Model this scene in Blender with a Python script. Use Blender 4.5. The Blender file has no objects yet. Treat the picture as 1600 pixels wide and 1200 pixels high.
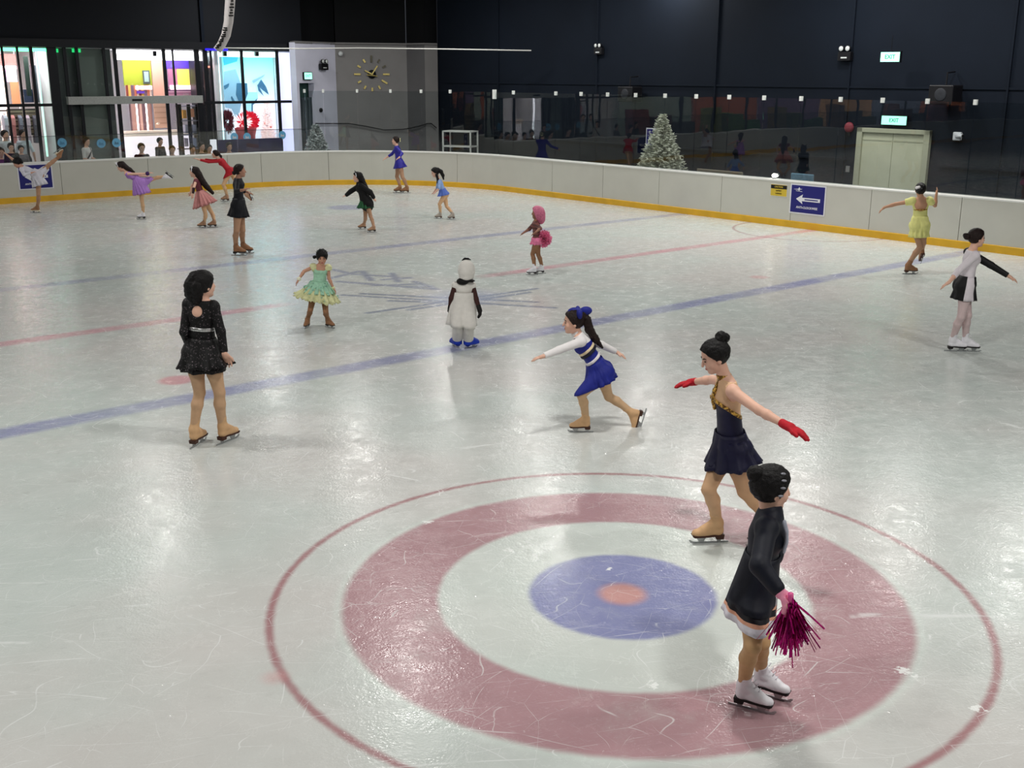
import bpy, math, random
import numpy as np
random.seed(7); RNG = np.random.RandomState(7)
C = bpy.context.scene.collection
sc = bpy.context.scene
R_ = math.radians

# ------------------------------------------------------------------ camera
F_PX, PITCH, ROLL, CAM_H = 1725.22, 0.272822, 0.002879, 3.26620
fw = np.array([0, math.cos(PITCH), -math.sin(PITCH)])
rt0 = np.array([1., 0, 0]); up0 = np.cross(rt0, fw)
rt = math.cos(ROLL)*rt0 + math.sin(ROLL)*up0
upv = -math.sin(ROLL)*rt0 + math.cos(ROLL)*up0
CAM = np.array([0, 0, CAM_H])
THA = 0.694545                      # direction of the painted lines on the ice
AX = np.array([math.cos(THA), math.sin(THA), 0.]); BX = np.array([-math.sin(THA), math.cos(THA), 0.])
UZ = np.array([0, 0, 1.])

def ray(u, v):
    return (u-800)*rt/F_PX - (v-600)*upv/F_PX + fw
def W(u, v, Y):                      # the point at distance Y seen at photo position (u, v)
    d = ray(u, v); return CAM + d*(Y/d[1])
def G(u, v, z=0.):                   # the same, on the level z
    d = ray(u, v); return CAM + d*((z-CAM_H)/d[2])
def onA(u, v, a):                    # the same, on an upright plane parallel to the right barrier
    d = ray(u, v); P = CAM + d*(a/(d@AX)); return P@BX, P[2]
def onB(u, v, b):
    d = ray(u, v); P = CAM + d*(b/(d@BX)); return P@AX, P[2]
def RK(a, b, z=0.):
    return a*AX + b*BX + z*UZ

cam_d = bpy.data.cameras.new('camera'); cam_o = bpy.data.objects.new('camera', cam_d); C.objects.link(cam_o)
from mathutils import Matrix, Vector
cam_o.matrix_world = Matrix(((rt[0], upv[0], -fw[0], 0), (rt[1], upv[1], -fw[1], 0), (rt[2], upv[2], -fw[2], CAM_H), (0, 0, 0, 1)))
cam_d.sensor_width = 36; cam_d.lens = F_PX/1600*36; cam_d.clip_end = 300
sc.camera = cam_o

# ------------------------------------------------------------------ materials
def lin(c):
    return tuple(((x/255)/12.92 if x/255 <= .04045 else ((x/255+.055)/1.055)**2.4) for x in c)
def _nt(name):
    m = bpy.data.materials.new(name); m.use_nodes = True
    nt = m.node_tree; return m, nt, nt.nodes['Principled BSDF']
def mat(name, rgb, rough=.6, metal=0., emit=None, estr=0., var=.12, vs=30., bump=0., bs=60., alpha=1., spec=.3, sheen=0., coat=0.):
    m, nt, p = _nt(name); N, L = nt.nodes, nt.links
    col = lin(rgb)
    tc = N.new('ShaderNodeTexCoord'); nz = N.new('ShaderNodeTexNoise'); nz.inputs['Scale'].default_value = vs; nz.inputs['Detail'].default_value = 4
    L.new(tc.outputs['Object'], nz.inputs['Vector'])
    r = N.new('ShaderNodeValToRGB'); r.color_ramp.elements[0].position = .3; r.color_ramp.elements[1].position = .7
    r.color_ramp.elements[0].color = tuple(x*(1-var) for x in col)+(1,); r.color_ramp.elements[1].color = tuple(min(1, x*(1+var)) for x in col)+(1,)
    L.new(nz.outputs['Fac'], r.inputs['Fac']); L.new(r.outputs['Color'], p.inputs['Base Color'])
    p.inputs['Roughness'].default_value = rough; p.inputs['Metallic'].default_value = metal
    p.inputs['Specular IOR Level'].default_value = spec
    if sheen: p.inputs['Sheen Weight'].default_value = sheen
    if coat: p.inputs['Coat Weight'].default_value = coat
    if alpha < 1: p.inputs['Alpha'].default_value = alpha
    if emit:
        p.inputs['Emission Color'].default_value = lin(emit)+(1,); p.inputs['Emission Strength'].default_value = estr
    if bump:
        n2 = N.new('ShaderNodeTexNoise'); n2.inputs['Scale'].default_value = bs; n2.inputs['Detail'].default_value = 3
        L.new(tc.outputs['Object'], n2.inputs['Vector'])
        b = N.new('ShaderNodeBump'); b.inputs['Strength'].default_value = bump; b.inputs['Distance'].default_value = .01
        L.new(n2.outputs['Fac'], b.inputs['Height']); L.new(b.outputs['Normal'], p.inputs['Normal'])
    return m
def sequin(name, rgb, hi, scale=90., thr=.25, rough=.35, metal=.4):
    m, nt, p = _nt(name); N, L = nt.nodes, nt.links
    tc = N.new('ShaderNodeTexCoord'); v = N.new('ShaderNodeTexVoronoi'); v.inputs['Scale'].default_value = scale
    L.new(tc.outputs['Object'], v.inputs['Vector'])
    sp = N.new('ShaderNodeSeparateColor'); L.new(v.outputs['Color'], sp.inputs['Color'])
    r = N.new('ShaderNodeValToRGB'); r.color_ramp.elements[0].position = 1-thr-.05; r.color_ramp.elements[1].position = 1-thr+.05
    r.color_ramp.elements[0].color = lin(rgb)+(1,); r.color_ramp.elements[1].color = lin(hi)+(1,)
    L.new(sp.outputs['Red'], r.inputs['Fac']); L.new(r.outputs['Color'], p.inputs['Base Color'])
    p.inputs['Roughness'].default_value = rough; p.inputs['Metallic'].default_value = metal; p.inputs['Specular IOR Level'].default_value = .3
    b = N.new('ShaderNodeBump'); b.inputs['Strength'].default_value = .5; b.inputs['Distance'].default_value = .004
    L.new(sp.outputs['Green'], b.inputs['Height']); L.new(b.outputs['Normal'], p.inputs['Normal'])
    return m
def glass_mat(name, tint=(.9, .93, .93), k=1.0, rough=0.0):
    m = bpy.data.materials.new(name); m.use_nodes = True; nt = m.node_tree; N, L = nt.nodes, nt.links
    for n in list(N): N.remove(n)
    o = N.new('ShaderNodeOutputMaterial'); mx = N.new('ShaderNodeMixShader'); t = N.new('ShaderNodeBsdfTransparent'); g = N.new('ShaderNodeBsdfGlossy')
    t.inputs['Color'].default_value = tint+(1,); g.inputs['Roughness'].default_value = rough
    # Schlick reflectance from the true angle, the same from both sides of the pane
    ge = N.new('ShaderNodeNewGeometry'); dp = N.new('ShaderNodeVectorMath'); dp.operation = 'DOT_PRODUCT'; L.new(ge.outputs['Incoming'], dp.inputs[0]); L.new(ge.outputs['Normal'], dp.inputs[1])
    def MM(op, a, b=None, c=False):
        n = N.new('ShaderNodeMath'); n.operation = op; n.use_clamp = c
        for i, x in enumerate((a, b)):
            if x is None: continue
            if isinstance(x, (int, float)): n.inputs[i].default_value = x
            else: L.new(x, n.inputs[i])
        return n.outputs[0]
    fr5 = MM('POWER', MM('SUBTRACT', 1., MM('ABSOLUTE', dp.outputs['Value'])), 5.); mu = MM('MULTIPLY', MM('ADD', MM('MULTIPLY', fr5, .96), .04), k, True)
    # a wide pane is never perfectly flat: a slow waviness
    tc = N.new('ShaderNodeTexCoord'); nz = N.new('ShaderNodeTexNoise'); nz.inputs['Scale'].default_value = .8; L.new(tc.outputs['Object'], nz.inputs['Vector'])
    b = N.new('ShaderNodeBump'); b.inputs['Strength'].default_value = .12; b.inputs['Distance'].default_value = .02; L.new(nz.outputs['Fac'], b.inputs['Height']); L.new(b.outputs['Normal'], g.inputs['Normal'])
    L.new(mu, mx.inputs[0]); L.new(t.outputs[0], mx.inputs[1]); L.new(g.outputs[0], mx.inputs[2]); L.new(mx.outputs[0], o.inputs[0])
    return m
def stripes(name, cols, period, axis='u', rough=.6):
    """cols: list of (fraction, rgb); periodic along object axis x, y or z"""
    m, nt, p = _nt(name); N, L = nt.nodes, nt.links
    tc = N.new('ShaderNodeTexCoord'); s = N.new('ShaderNodeSeparateXYZ'); L.new(tc.outputs['Object'], s.inputs[0])
    d = N.new('ShaderNodeMath'); d.operation = 'DIVIDE'; d.inputs[1].default_value = period; L.new(s.outputs[{'x': 0, 'y': 1, 'z': 2}[axis]], d.inputs[0])
    f = N.new('ShaderNodeMath'); f.operation = 'FRACT'; L.new(d.outputs[0], f.inputs[0])
    r = N.new('ShaderNodeValToRGB'); r.color_ramp.interpolation = 'CONSTANT'
    for i, (pos, c) in enumerate(cols):
        e = r.color_ramp.elements[i] if i < 2 else r.color_ramp.elements.new(pos)
        e.position = pos; e.color = lin(c)+(1,)
    L.new(f.outputs[0], r.inputs['Fac']); L.new(r.outputs['Color'], p.inputs['Base Color']); p.inputs['Roughness'].default_value = rough
    return m

# ------------------------------------------------------------------ object helpers
def setp(o, label=None, cat=None, group=None, kind=None):
    if label: o['label'] = label
    if cat: o['category'] = cat
    if group: o['group'] = group
    if kind: o['kind'] = kind
    return o
def empty(name, loc, label=None, cat=None, group=None, kind=None):
    o = bpy.data.objects.new(name, None); C.objects.link(o); o.location = tuple(loc); o.empty_display_size = .1
    return setp(o, label, cat, group, kind)
def link(name, me, m=None, parent=None, smooth=False):
    o = bpy.data.objects.new(name, me); C.objects.link(o)
    if m is not None:
        me.materials.clear()
        for x in (m if isinstance(m, (list, tuple)) else [m]): me.materials.append(x)
    if smooth: me.polygons.foreach_set('use_smooth', [True]*len(me.polygons))
    if parent is not None:
        o.parent = parent
        base = np.zeros(3); q = parent
        while q is not None: base += np.array(q.location); q = q.parent
        off = [np.array(v.co)-base for v in me.vertices]
        if off: me.vertices.foreach_set('co', np.array(off, dtype=np.float32).ravel())
        me.update()
    return o
class MB:
    """collects boxes, prisms, tubes; builds one mesh"""
    def __init__(s): s.v = []; s.f = []; s.mi = []; s.cur = 0
    def add(s, vs, fs):
        n = len(s.v); s.v += [tuple(map(float, x)) for x in vs]; s.f += [tuple(i+n for i in f) for f in fs]; s.mi += [s.cur]*len(fs); return s
    def box(s, c, ex, ey, ez, hx, hy, hz):
        c = np.array(c, float); vs = []
        for i in (-1, 1):
            for j in (-1, 1):
                for k in (-1, 1): vs.append(c+i*hx*np.array(ex)+j*hy*np.array(ey)+k*hz*np.array(ez))
        return s.add(vs, [(0, 1, 3, 2), (4, 6, 7, 5), (0, 4, 5, 1), (2, 3, 7, 6), (0, 2, 6, 4), (1, 5, 7, 3)])
    def rbox(s, a0, a1, b0, b1, z0, z1):      # box in rink coordinates
        return s.box(RK((a0+a1)/2, (b0+b1)/2, (z0+z1)/2), AX, BX, UZ, abs(a1-a0)/2, abs(b1-b0)/2, abs(z1-z0)/2)
    def prism(s, pts, n, t):                  # polygon points (3D) extruded by +-t/2 along n
        n = np.array(n, float)/np.linalg.norm(n); k = len(pts)
        a = [np.array(p)+n*t/2 for p in pts]; b = [np.array(p)-n*t/2 for p in pts]
        return s.add(a+b, [tuple(range(k)), tuple(range(2*k-1, k-1, -1))]+[(i, i+k, (i+1) % k+k, (i+1) % k) for i in range(k)])
    def tube(s, pts, rad, n=8, caps=True):
        pts = [np.array(p, float) for p in pts]; k = len(pts)
        rads = rad if isinstance(rad, (list, tuple, np.ndarray)) else [rad]*k
        vs = []; ref = None
        for i in range(k):
            d = pts[min(i+1, k-1)]-pts[max(i-1, 0)]; d = d/(np.linalg.norm(d)+1e-9)
            if ref is None: ref = np.cross(d, UZ if abs(d[2]) < .9 else AX)
            ref = ref-d*(ref@d); ref /= np.linalg.norm(ref)+1e-9; q = np.cross(d, ref)
            for j in range(n):
                t = 2*math.pi*j/n; vs.append(pts[i]+rads[i]*(math.cos(t)*ref+math.sin(t)*q))
        fs = [(i*n+j, i*n+(j+1) % n, (i+1)*n+(j+1) % n, (i+1)*n+j) for i in range(k-1) for j in range(n)]
        if caps: fs += [tuple(range(n-1, -1, -1)), tuple((k-1)*n+j for j in range(n))]
        return s.add(vs, fs)
    def lathe(s, base, prof, n=16, ax=UZ):    # prof: (r, h)
        ax = np.array(ax, float); e = np.cross(ax, AX if abs(ax@AX) < .9 else BX); e /= np.linalg.norm(e); g = np.cross(ax, e)
        vs = [np.array(base)+h*ax+max(r, 1e-4)*(math.cos(2*math.pi*j/n)*e+math.sin(2*math.pi*j/n)*g) for r, h in prof for j in range(n)]
        k = len(prof)
        fs = [(i*n+j, i*n+(j+1) % n, (i+1)*n+(j+1) % n, (i+1)*n+j) for i in range(k-1) for j in range(n)]
        fs += [tuple(range(n-1, -1, -1)), tuple((k-1)*n+j for j in range(n))]
        return s.add(vs, fs)
    def build(s, name, m, parent=None, smooth=False, bevel=0.):
        me = bpy.data.meshes.new(name); me.from_pydata(s.v, [], s.f); me.update()
        o = link(name, me, m, parent, smooth)
        if any(s.mi): me.polygons.foreach_set('material_index', s.mi)
        if bevel:
            b = o.modifiers.new('bevel', 'BEVEL'); b.width = bevel; b.segments = 2
        return o
def text_mesh(txt, size, origin, ex, ey, m, parent, name='lettering', ext=.003, align='CENTER', mirror=False):
    cu = bpy.data.curves.new(name, 'FONT'); cu.body = txt; cu.size = size; cu.align_x = align; cu.align_y = 'CENTER'; cu.extrude = ext; cu.offset = size*.012
    o = bpy.data.objects.new(name, cu); C.objects.link(o)
    bpy.context.view_layer.update()
    me = bpy.data.meshes.new_from_object(o.evaluated_get(bpy.context.evaluated_depsgraph_get()))
    C.objects.unlink(o); bpy.data.objects.remove(o)
    ex = np.array(ex, float); ey = np.array(ey, float); ez = np.cross(ex, ey)
    co = np.array([v.co for v in me.vertices])
    co = np.array(origin)+co[:, :1]*ex+co[:, 1:2]*ey+co[:, 2:3]*ez
    me.vertices.foreach_set('co', co.astype(np.float32).ravel())
    return link(name, me, m, parent)

# ------------------------------------------------------------------ signed-distance modelling
def nrm(v): v = np.array(v, float); return v/(np.linalg.norm(v)+1e-12)
class Field:
    def __init__(s, vox): s.vox = vox; s.p = []; s.cuts = []
    def cone(s, a, b, ra, rb, k=.02, flat=None, sub=False):
        s.p.append(('c', np.array(a, float), np.array(b, float), ra, rb, k, flat, sub)); return s
    def chain(s, pts, rads, k=.01, flat=None):
        for i in range(len(pts)-1): s.cone(pts[i], pts[i+1], rads[i], rads[i+1], k, flat)
        return s
    def ell(s, c, axes, rad, k=.02, sub=False):
        s.p.append(('e', np.array(c, float), [nrm(x) for x in axes], np.array(rad, float), None, k, None, sub)); return s
    def sph(s, c, r, k=.02, sub=False): return s.ell(c, (AX, BX, UZ), (r, r, r), k, sub)
    def cut(s, pt, n, k=0.): s.cuts.append((np.array(pt, float), nrm(n))); return s
    def mesh(s):
        lo = np.full(3, 1e9); hi = -lo
        for q in s.p:
            if q[7]: continue
            if q[0] == 'c':
                r = max(q[3], q[4])
                for e in (q[1], q[2]): lo = np.minimum(lo, e-r); hi = np.maximum(hi, e+r)
            else:
                r = q[3].max(); lo = np.minimum(lo, q[1]-r); hi = np.maximum(hi, q[1]+r)
        lo -= 3*s.vox; hi += 3*s.vox
        n = np.ceil((hi-lo)/s.vox).astype(int)+1
        D = np.full(n, 1., dtype=np.float32)
        for q in s.p:
            k = q[5]
            if q[0] == 'c': r = max(q[3], q[4]); bl = np.minimum(q[1], q[2])-r; bh = np.maximum(q[1], q[2])+r
            else: r = q[3].max(); bl = q[1]-r; bh = q[1]+r
            m = k+3*s.vox
            i0 = np.clip(np.floor((bl-m-lo)/s.vox).astype(int), 0, n); i1 = np.clip(np.ceil((bh+m-lo)/s.vox).astype(int)+1, 0, n)
            if (i1 <= i0).any(): continue
            ax = [(lo[d]+s.vox*np.arange(i0[d], i1[d])).astype(np.float32) for d in range(3)]
            X, Y, Z = np.meshgrid(*ax, indexing='ij')
            X = X-q[1][0]; Y = Y-q[1][1]; Z = Z-q[1][2]
            if q[0] == 'c':
                ba = q[2]-q[1]; L2 = ba@ba+1e-12; fa = 1.
                if q[6] is not None:
                    nn, fl = q[6]; nn = nrm(nn); dn = X*nn[0]+Y*nn[1]+Z*nn[2]; g = 1/fl-1
                    X = X+dn*nn[0]*g; Y = Y+dn*nn[1]*g; Z = Z+dn*nn[2]*g; bn = ba@nn; ba = ba+nn*bn*g; L2 = ba@ba+1e-12; fa = (fl+1)/2
                t = np.clip((X*ba[0]+Y*ba[1]+Z*ba[2])/L2, 0, 1)
                d = np.sqrt((X-t*ba[0])**2+(Y-t*ba[1])**2+(Z-t*ba[2])**2)-(q[3]+t*(q[4]-q[3])); d = d*fa
            else:
                a = q[2]; rr = q[3]
                u = [(X*a[i][0]+Y*a[i][1]+Z*a[i][2])/rr[i] for i in range(3)]
                k0 = np.sqrt(u[0]**2+u[1]**2+u[2]**2)+1e-6; k1 = np.sqrt((u[0]/rr[0])**2+(u[1]/rr[1])**2+(u[2]/rr[2])**2)+1e-6
                d = k0*(k0-1)/k1
            sl = tuple(slice(i0[i], i1[i]) for i in range(3)); o = D[sl]
            if q[7]:
                h = np.clip(.5-.5*(o+d)/k, 0, 1); D[sl] = o*(1-h)-d*h+k*h*(1-h)
            else:
                h = np.clip(.5+.5*(o-d)/k, 0, 1); D[sl] = o*(1-h)+d*h-k*h*(1-h)
        if s.cuts:
            ax = [(lo[d]+s.vox*np.arange(n[d])).astype(np.float32) for d in range(3)]
            for pt, nn in s.cuts:
                pl = (ax[0]-pt[0])[:, None, None]*nn[0]+(ax[1]-pt[1])[None, :, None]*nn[1]+(ax[2]-pt[2])[None, None, :]*nn[2]
                D = np.maximum(D, pl)
        return surface_nets(D, lo, s.vox)
    def build(s, name, m, parent=None):
        v, f = s.mesh()
        me = bpy.data.meshes.new(name)
        me.vertices.add(len(v)); me.vertices.foreach_set('co', v.astype(np.float32).ravel())
        me.loops.add(len(f)*4); me.loops.foreach_set('vertex_index', f.ravel().astype(np.int32))
        me.polygons.add(len(f)); me.polygons.foreach_set('loop_start', np.arange(0, len(f)*4, 4, dtype=np.int32))
        me.update(calc_edges=True); me.validate()
        return link(name, me, m, parent, True)
def surface_nets(D, lo, vox):
    S = D < 0
    cnt = np.zeros(tuple(x-1 for x in D.shape), np.uint8)
    for i in (0, 1):
        for j in (0, 1):
            for k in (0, 1): cnt += S[i:S.shape[0]-1+i, j:S.shape[1]-1+j, k:S.shape[2]-1+k]
    act = (cnt > 0) & (cnt < 8); idx = np.argwhere(act)
    if len(idx) == 0: return np.zeros((0, 3)), np.zeros((0, 4), int)
    ids = np.full(act.shape, -1, np.int64); ids[act] = np.arange(len(idx))
    cor = [np.array((i, j, k)) for i in (0, 1) for j in (0, 1) for k in (0, 1)]
    val = {tuple(c): D[tuple((idx+c).T)] for c in cor}
    acc = np.zeros((len(idx), 3)); num = np.zeros(len(idx))
    for c in cor:
        for d in range(3):
            if c[d]: continue
            e = c.copy(); e[d] = 1
            a, b = val[tuple(c)], val[tuple(e)]; x = (a < 0) != (b < 0)
            t = np.where(x, a/np.where(x, a-b, 1), 0)
            p = np.tile(c.astype(float), (len(idx), 1)); p[:, d] += t
            acc[x] += p[x]; num += x
    V = (idx+acc/num[:, None])*vox+lo
    F = []
    for d in range(3):
        sl0 = [slice(None)]*3; sl1 = [slice(None)]*3; sl0[d] = slice(0, -1); sl1[d] = slice(1, None)
        ch = S[tuple(sl0)] != S[tuple(sl1)]; E = np.argwhere(ch); inside = S[tuple(sl0)][ch]
        o = [q for q in range(3) if q != d]
        ok = (E[:, o[0]] > 0) & (E[:, o[1]] > 0) & (E[:, o[0]] < D.shape[o[0]]-1) & (E[:, o[1]] < D.shape[o[1]]-1)
        E = E[ok]; inside = inside[ok]
        e0 = np.zeros(3, int); e0[o[0]] = 1; e1 = np.zeros(3, int); e1[o[1]] = 1
        q = np.stack([ids[tuple((E-e0-e1).T)], ids[tuple((E-e1).T)], ids[tuple(E.T)], ids[tuple((E-e0).T)]], 1)
        flip = ~inside if d != 1 else inside
        q[flip] = q[flip][:, ::-1]; F.append(q)
    return V, np.concatenate(F)
# ================================================================== THE ICE
Lb = [10.6795, 14.4397, 18.2322]; RC = (0.72633, 6.58559)
def seg_px(u0, v0, u1, v1): a = G(u0, v0); b = G(u1, v1); return a[:2], b[:2]
def ice_material():
    m, nt, p = _nt('ice'); N, L = nt.nodes, nt.links
    geo = N.new('ShaderNodeNewGeometry'); sep = N.new('ShaderNodeSeparateXYZ'); L.new(geo.outputs['Position'], sep.inputs[0])
    def M(op, a, b=None, c=None, cl=False):
        n = N.new('ShaderNodeMath'); n.operation = op; n.use_clamp = cl
        for i, x in enumerate((a, b, c)):
            if x is None: continue
            if isinstance(x, (int, float)): n.inputs[i].default_value = x
            else: L.new(x, n.inputs[i])
        return n.outputs[0]
    X, Y = sep.outputs[0], sep.outputs[1]
    pos = geo.outputs['Position']
    def noise(scale, det=4, vec=None, rough=.5, dist=0.):
        n = N.new('ShaderNodeTexNoise'); n.inputs['Scale'].default_value = scale; n.inputs['Detail'].default_value = det; n.inputs['Roughness'].default_value = rough; n.inputs['Distortion'].default_value = dist
        L.new(vec or pos, n.inputs['Vector']); return n.outputs['Fac']
    def mapping(rot, sx, sy):
        n = N.new('ShaderNodeMapping'); n.vector_type = 'TEXTURE'; n.inputs['Rotation'].default_value[2] = rot; n.inputs['Scale'].default_value = (sx, sy, 1); L.new(pos, n.inputs['Vector']); return n.outputs[0]
    def ss(x, a, b):      # smoothstep
        n = N.new('ShaderNodeMapRange'); n.interpolation_type = 'SMOOTHSTEP'; n.inputs['From Min'].default_value = a; n.inputs['From Max'].default_value = b; L.new(x, n.inputs['Value']); return n.outputs[0]
    wob = M('MULTIPLY', M('SUBTRACT', noise(9., 3), .5), .02)
    def band(d, r, w, soft):   # 1 where |d-r|<w/2
        a = M('ABSOLUTE', M('SUBTRACT', d, r)); a = M('ADD', a, wob); return M('SUBTRACT', 1., ss(a, w/2-soft, w/2+soft))
    def dist(cx, cy): return M('SQRT', M('ADD', M('POWER', M('SUBTRACT', X, cx), 2.), M('POWER', M('SUBTRACT', Y, cy), 2.)))
    def disc(d, r, soft): return M('SUBTRACT', 1., ss(M('ADD', d, wob), r-soft, r+soft))
    def segd(a, b):
        ax, ay = float(a[0]), float(a[1]); bx, by = float(b[0]-a[0]), float(b[1]-a[1]); l2 = bx*bx+by*by
        px = M('SUBTRACT', X, ax); py = M('SUBTRACT', Y, ay)
        t = M('DIVIDE', M('ADD', M('MULTIPLY', px, bx), M('MULTIPLY', py, by)), l2, cl=True)
        dx = M('SUBTRACT', px, M('MULTIPLY', t, bx)); dy = M('SUBTRACT', py, M('MULTIPLY', t, by))
        return M('SQRT', M('ADD', M('MULTIPLY', dx, dx), M('MULTIPLY', dy, dy)))
    bco = M('ADD', M('MULTIPLY', X, float(BX[0])), M('MULTIPLY', Y, float(BX[1])))
    # base ice: cool grey with slow blotches
    big = noise(.35, 3); mid = noise(2.2, 5, rough=.65)
    def rgb(c): return lin(c)+(1,)
    def mixc(f, a, b):
        n = N.new('ShaderNodeMix'); n.data_type = 'RGBA'; n.clamp_factor = True
        if isinstance(f, (int, float)): n.inputs['Factor'].default_value = f
        else: L.new(f, n.inputs['Factor'])
        for s, x in (('A', a), ('B', b)):
            k = [i for i in n.inputs if i.name == s and i.type == 'RGBA'][0]
            if isinstance(x, tuple): k.default_value = x
            else: L.new(x, k)
        return [o for o in n.outputs if o.type == 'RGBA'][0]
    base = mixc(ss(big, .35, .65), rgb((198, 196, 193)), rgb((192, 200, 196)))
    base = mixc(M('MULTIPLY', ss(mid, .35, .8), .22), base, rgb((222, 224, 222)))
    worn = noise(1.1, 6, rough=.7, dist=.6)
    keep = M('SUBTRACT', 1., M('MULTIPLY', ss(worn, .5, .8), .35))   # paint shows less where the surface is worn white
    def paint(base, mask, col, a):
        return mixc(M('MULTIPLY', M('MULTIPLY', mask, a), keep), base, rgb(col))
    dc = dist(*RC)
    hw = M('MULTIPLY', M('SUBTRACT', 1., ss(M('ADD', dc, wob), 1.83, 1.9)), .5)
    base = mixc(hw, base, rgb((205, 214, 208)))
    base = paint(base, band(dc, 2.26, .05, .022), (150, 84, 92), .75)
    base = paint(base, M('MULTIPLY', disc(dc, 1.815, .035), M('SUBTRACT', 1., disc(dc, 1.205, .03))), (166, 122, 130), .88)
    base = paint(base, disc(dc, .61, .03), (118, 122, 172), .88)
    base = paint(base, disc(dc, .15, .05), (204, 150, 138), .85)
    wear = ss(noise(.9, 5, rough=.7), .3, .65)
    gm = G(622, 455); g_e = G(458, 479); gap = ss(dist(float(gm[0]), float(gm[1])), float(np.linalg.norm(g_e-gm))-.25, float(np.linalg.norm(g_e-gm))+.25)
    for b, w, c, al in ((Lb[0], .33, (134, 138, 178), .85), (Lb[1], .27, (200, 140, 152), .8), (Lb[2], .33, (150, 155, 180), .8)):
        k_ = band(bco, b, w, .07); k_ = M('MULTIPLY', k_, M('ADD', .55, M('MULTIPLY', wear, .45)))
        if b == Lb[1]: k_ = M('MULTIPLY', k_, gap)
        base = paint(base, k_, c, al)
    for (u, v, ru, c, al) in ((276, 594, 27, (200, 130, 140), .75), (545, 324, 33, (140, 144, 180), .7), (1186, 433, 14, (205, 150, 155), .5), (430, 1058, 16, (205, 150, 150), .5)):
        g = G(u, v); g2 = G(u+ru, v); r = float(np.linalg.norm(g2-g)); base = paint(base, disc(dist(float(g[0]), float(g[1])), r, .12 if r > .2 else .06), c, al)
    # referee crease at the far end of the red line
    cr = RK(20.65, Lb[1]); g = G(1146, 357); rr = float(np.linalg.norm(g-cr))
    base = paint(base, band(dist(float(cr[0]), float(cr[1])), rr, .06, .03), (150, 110, 125), .7)
    # big snowflake of crossing strokes and its faded lettering beside the centre line
    fl = [(575, 489, 838, 451), (640, 484, 826, 457), (536, 461, 866, 481), (566, 459, 838, 472), (610, 470, 700, 473)]
    msk = None
    for s_ in fl:
        d = segd(*seg_px(*s_)); k = M('SUBTRACT', 1., ss(d, .02, .09)); msk = k if msk is None else M('MAXIMUM', msk, k)
    base = paint(base, msk, (128, 136, 154), .85)
    tx = [(512, 436, 560, 424), (530, 440, 680, 452), (545, 428, 610, 432), (566, 424, 580, 438), (600, 437, 640, 434), (612, 427, 622, 440), (585, 446, 650, 444), (630, 448, 672, 447), (648, 440, 682, 452), (520, 421, 545, 427)]
    msk = None
    for s_ in tx:
        d = segd(*seg_px(*s_)); k = M('SUBTRACT', 1., ss(d, .01, .12)); msk = k if msk is None else M('MAXIMUM', msk, k)
    base = paint(base, msk, (134, 140, 164), .75)
    g = G(726, 464); base = paint(base, disc(dist(float(g[0]), float(g[1])), .55, .35), (164, 174, 200), .6)
    # skate scratches: thin bright curved lines, in several directions
    scr = None
    for i, (rot, sx, sy, sc_, th) in enumerate(((.5, 1.8, .6, 1.5, .0045), (-.3, 2.6, .7, 1.2, .0035), (1.4, 1.4, .6, 2.4, .005), (.1, 3., .8, 2.8, .006))):
        mp = mapping(rot, sx, sy)
        wn = N.new('ShaderNodeTexNoise'); wn.inputs['Scale'].default_value = .7+.2*i; wn.inputs['Detail'].default_value = 2; L.new(mp, wn.inputs['Vector'])
        vm = N.new('ShaderNodeVectorMath'); vm.operation = 'MULTIPLY_ADD'; L.new(wn.outputs['Color'], vm.inputs[0]); vm.inputs[1].default_value = (.55, .55, 0); L.new(mp, vm.inputs[2])
        v = N.new('ShaderNodeTexVoronoi'); v.feature = 'DISTANCE_TO_EDGE'; v.inputs['Scale'].default_value = sc_; L.new(vm.outputs[0], v.inputs['Vector'])
        k = M('SUBTRACT', 1., ss(v.outputs['Distance'], 0., th))
        k = M('MULTIPLY', k, ss(noise(2.2+i, 2), .42, .6)); scr = k if scr is None else M('MAXIMUM', scr, k)
    fine = ss(noise(60., 3, vec=mapping(.35, 6., .6), rough=.6), .58, .75)
    fine2 = ss(noise(70., 3, vec=mapping(-.9, 7., .7), rough=.6), .6, .78)
    speck = ss(noise(34., 4, rough=.7), .62, .74)
    base = mixc(M('MULTIPLY', scr, .55), base, rgb((226, 228, 228)))
    base = mixc(M('MULTIPLY', M('MAXIMUM', fine, fine2), .22), base, rgb((224, 226, 226)))
    base = mixc(M('MULTIPLY', speck, .3), base, rgb((228, 230, 230)))
    # scraped snow left in small patches
    sn = None; nsn = M('MULTIPLY', M('SUBTRACT', noise(26., 4, rough=.7), .5), .22)
    for (u, v, r) in ((795, 860, .035), (835, 868, .02), (1412, 1048, .045), (1526, 1108, .04), (952, 890, .02), (668, 816, .03), (1430, 1058, .025), (1022, 1070, .035), (1575, 890, .03)):
        g = G(u, v); d = dist(float(g[0]), float(g[1])); d = M('ADD', d, nsn); k = M('SUBTRACT', 1., ss(d, r*.6, r)); sn = k if sn is None else M('MAXIMUM', sn, k)
    base = mixc(M('MULTIPLY', sn, .85), base, rgb((236, 238, 236)))
    L.new(base, p.inputs['Base Color'])
    p.inputs['IOR'].default_value = 1.31; p.inputs['Specular IOR Level'].default_value = .42
    patch = ss(noise(5., 6, rough=.8), .35, .65); rg = M('ADD', .13, M('MULTIPLY', patch, .17)); rg = M('ADD', rg, M('MULTIPLY', M('MAXIMUM', scr, speck), .2), cl=True); L.new(rg, p.inputs['Roughness'])
    h = M('ADD', M('MULTIPLY', noise(16., 3, rough=.6), .007), M('MULTIPLY', noise(60., 1), .0035))
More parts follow.
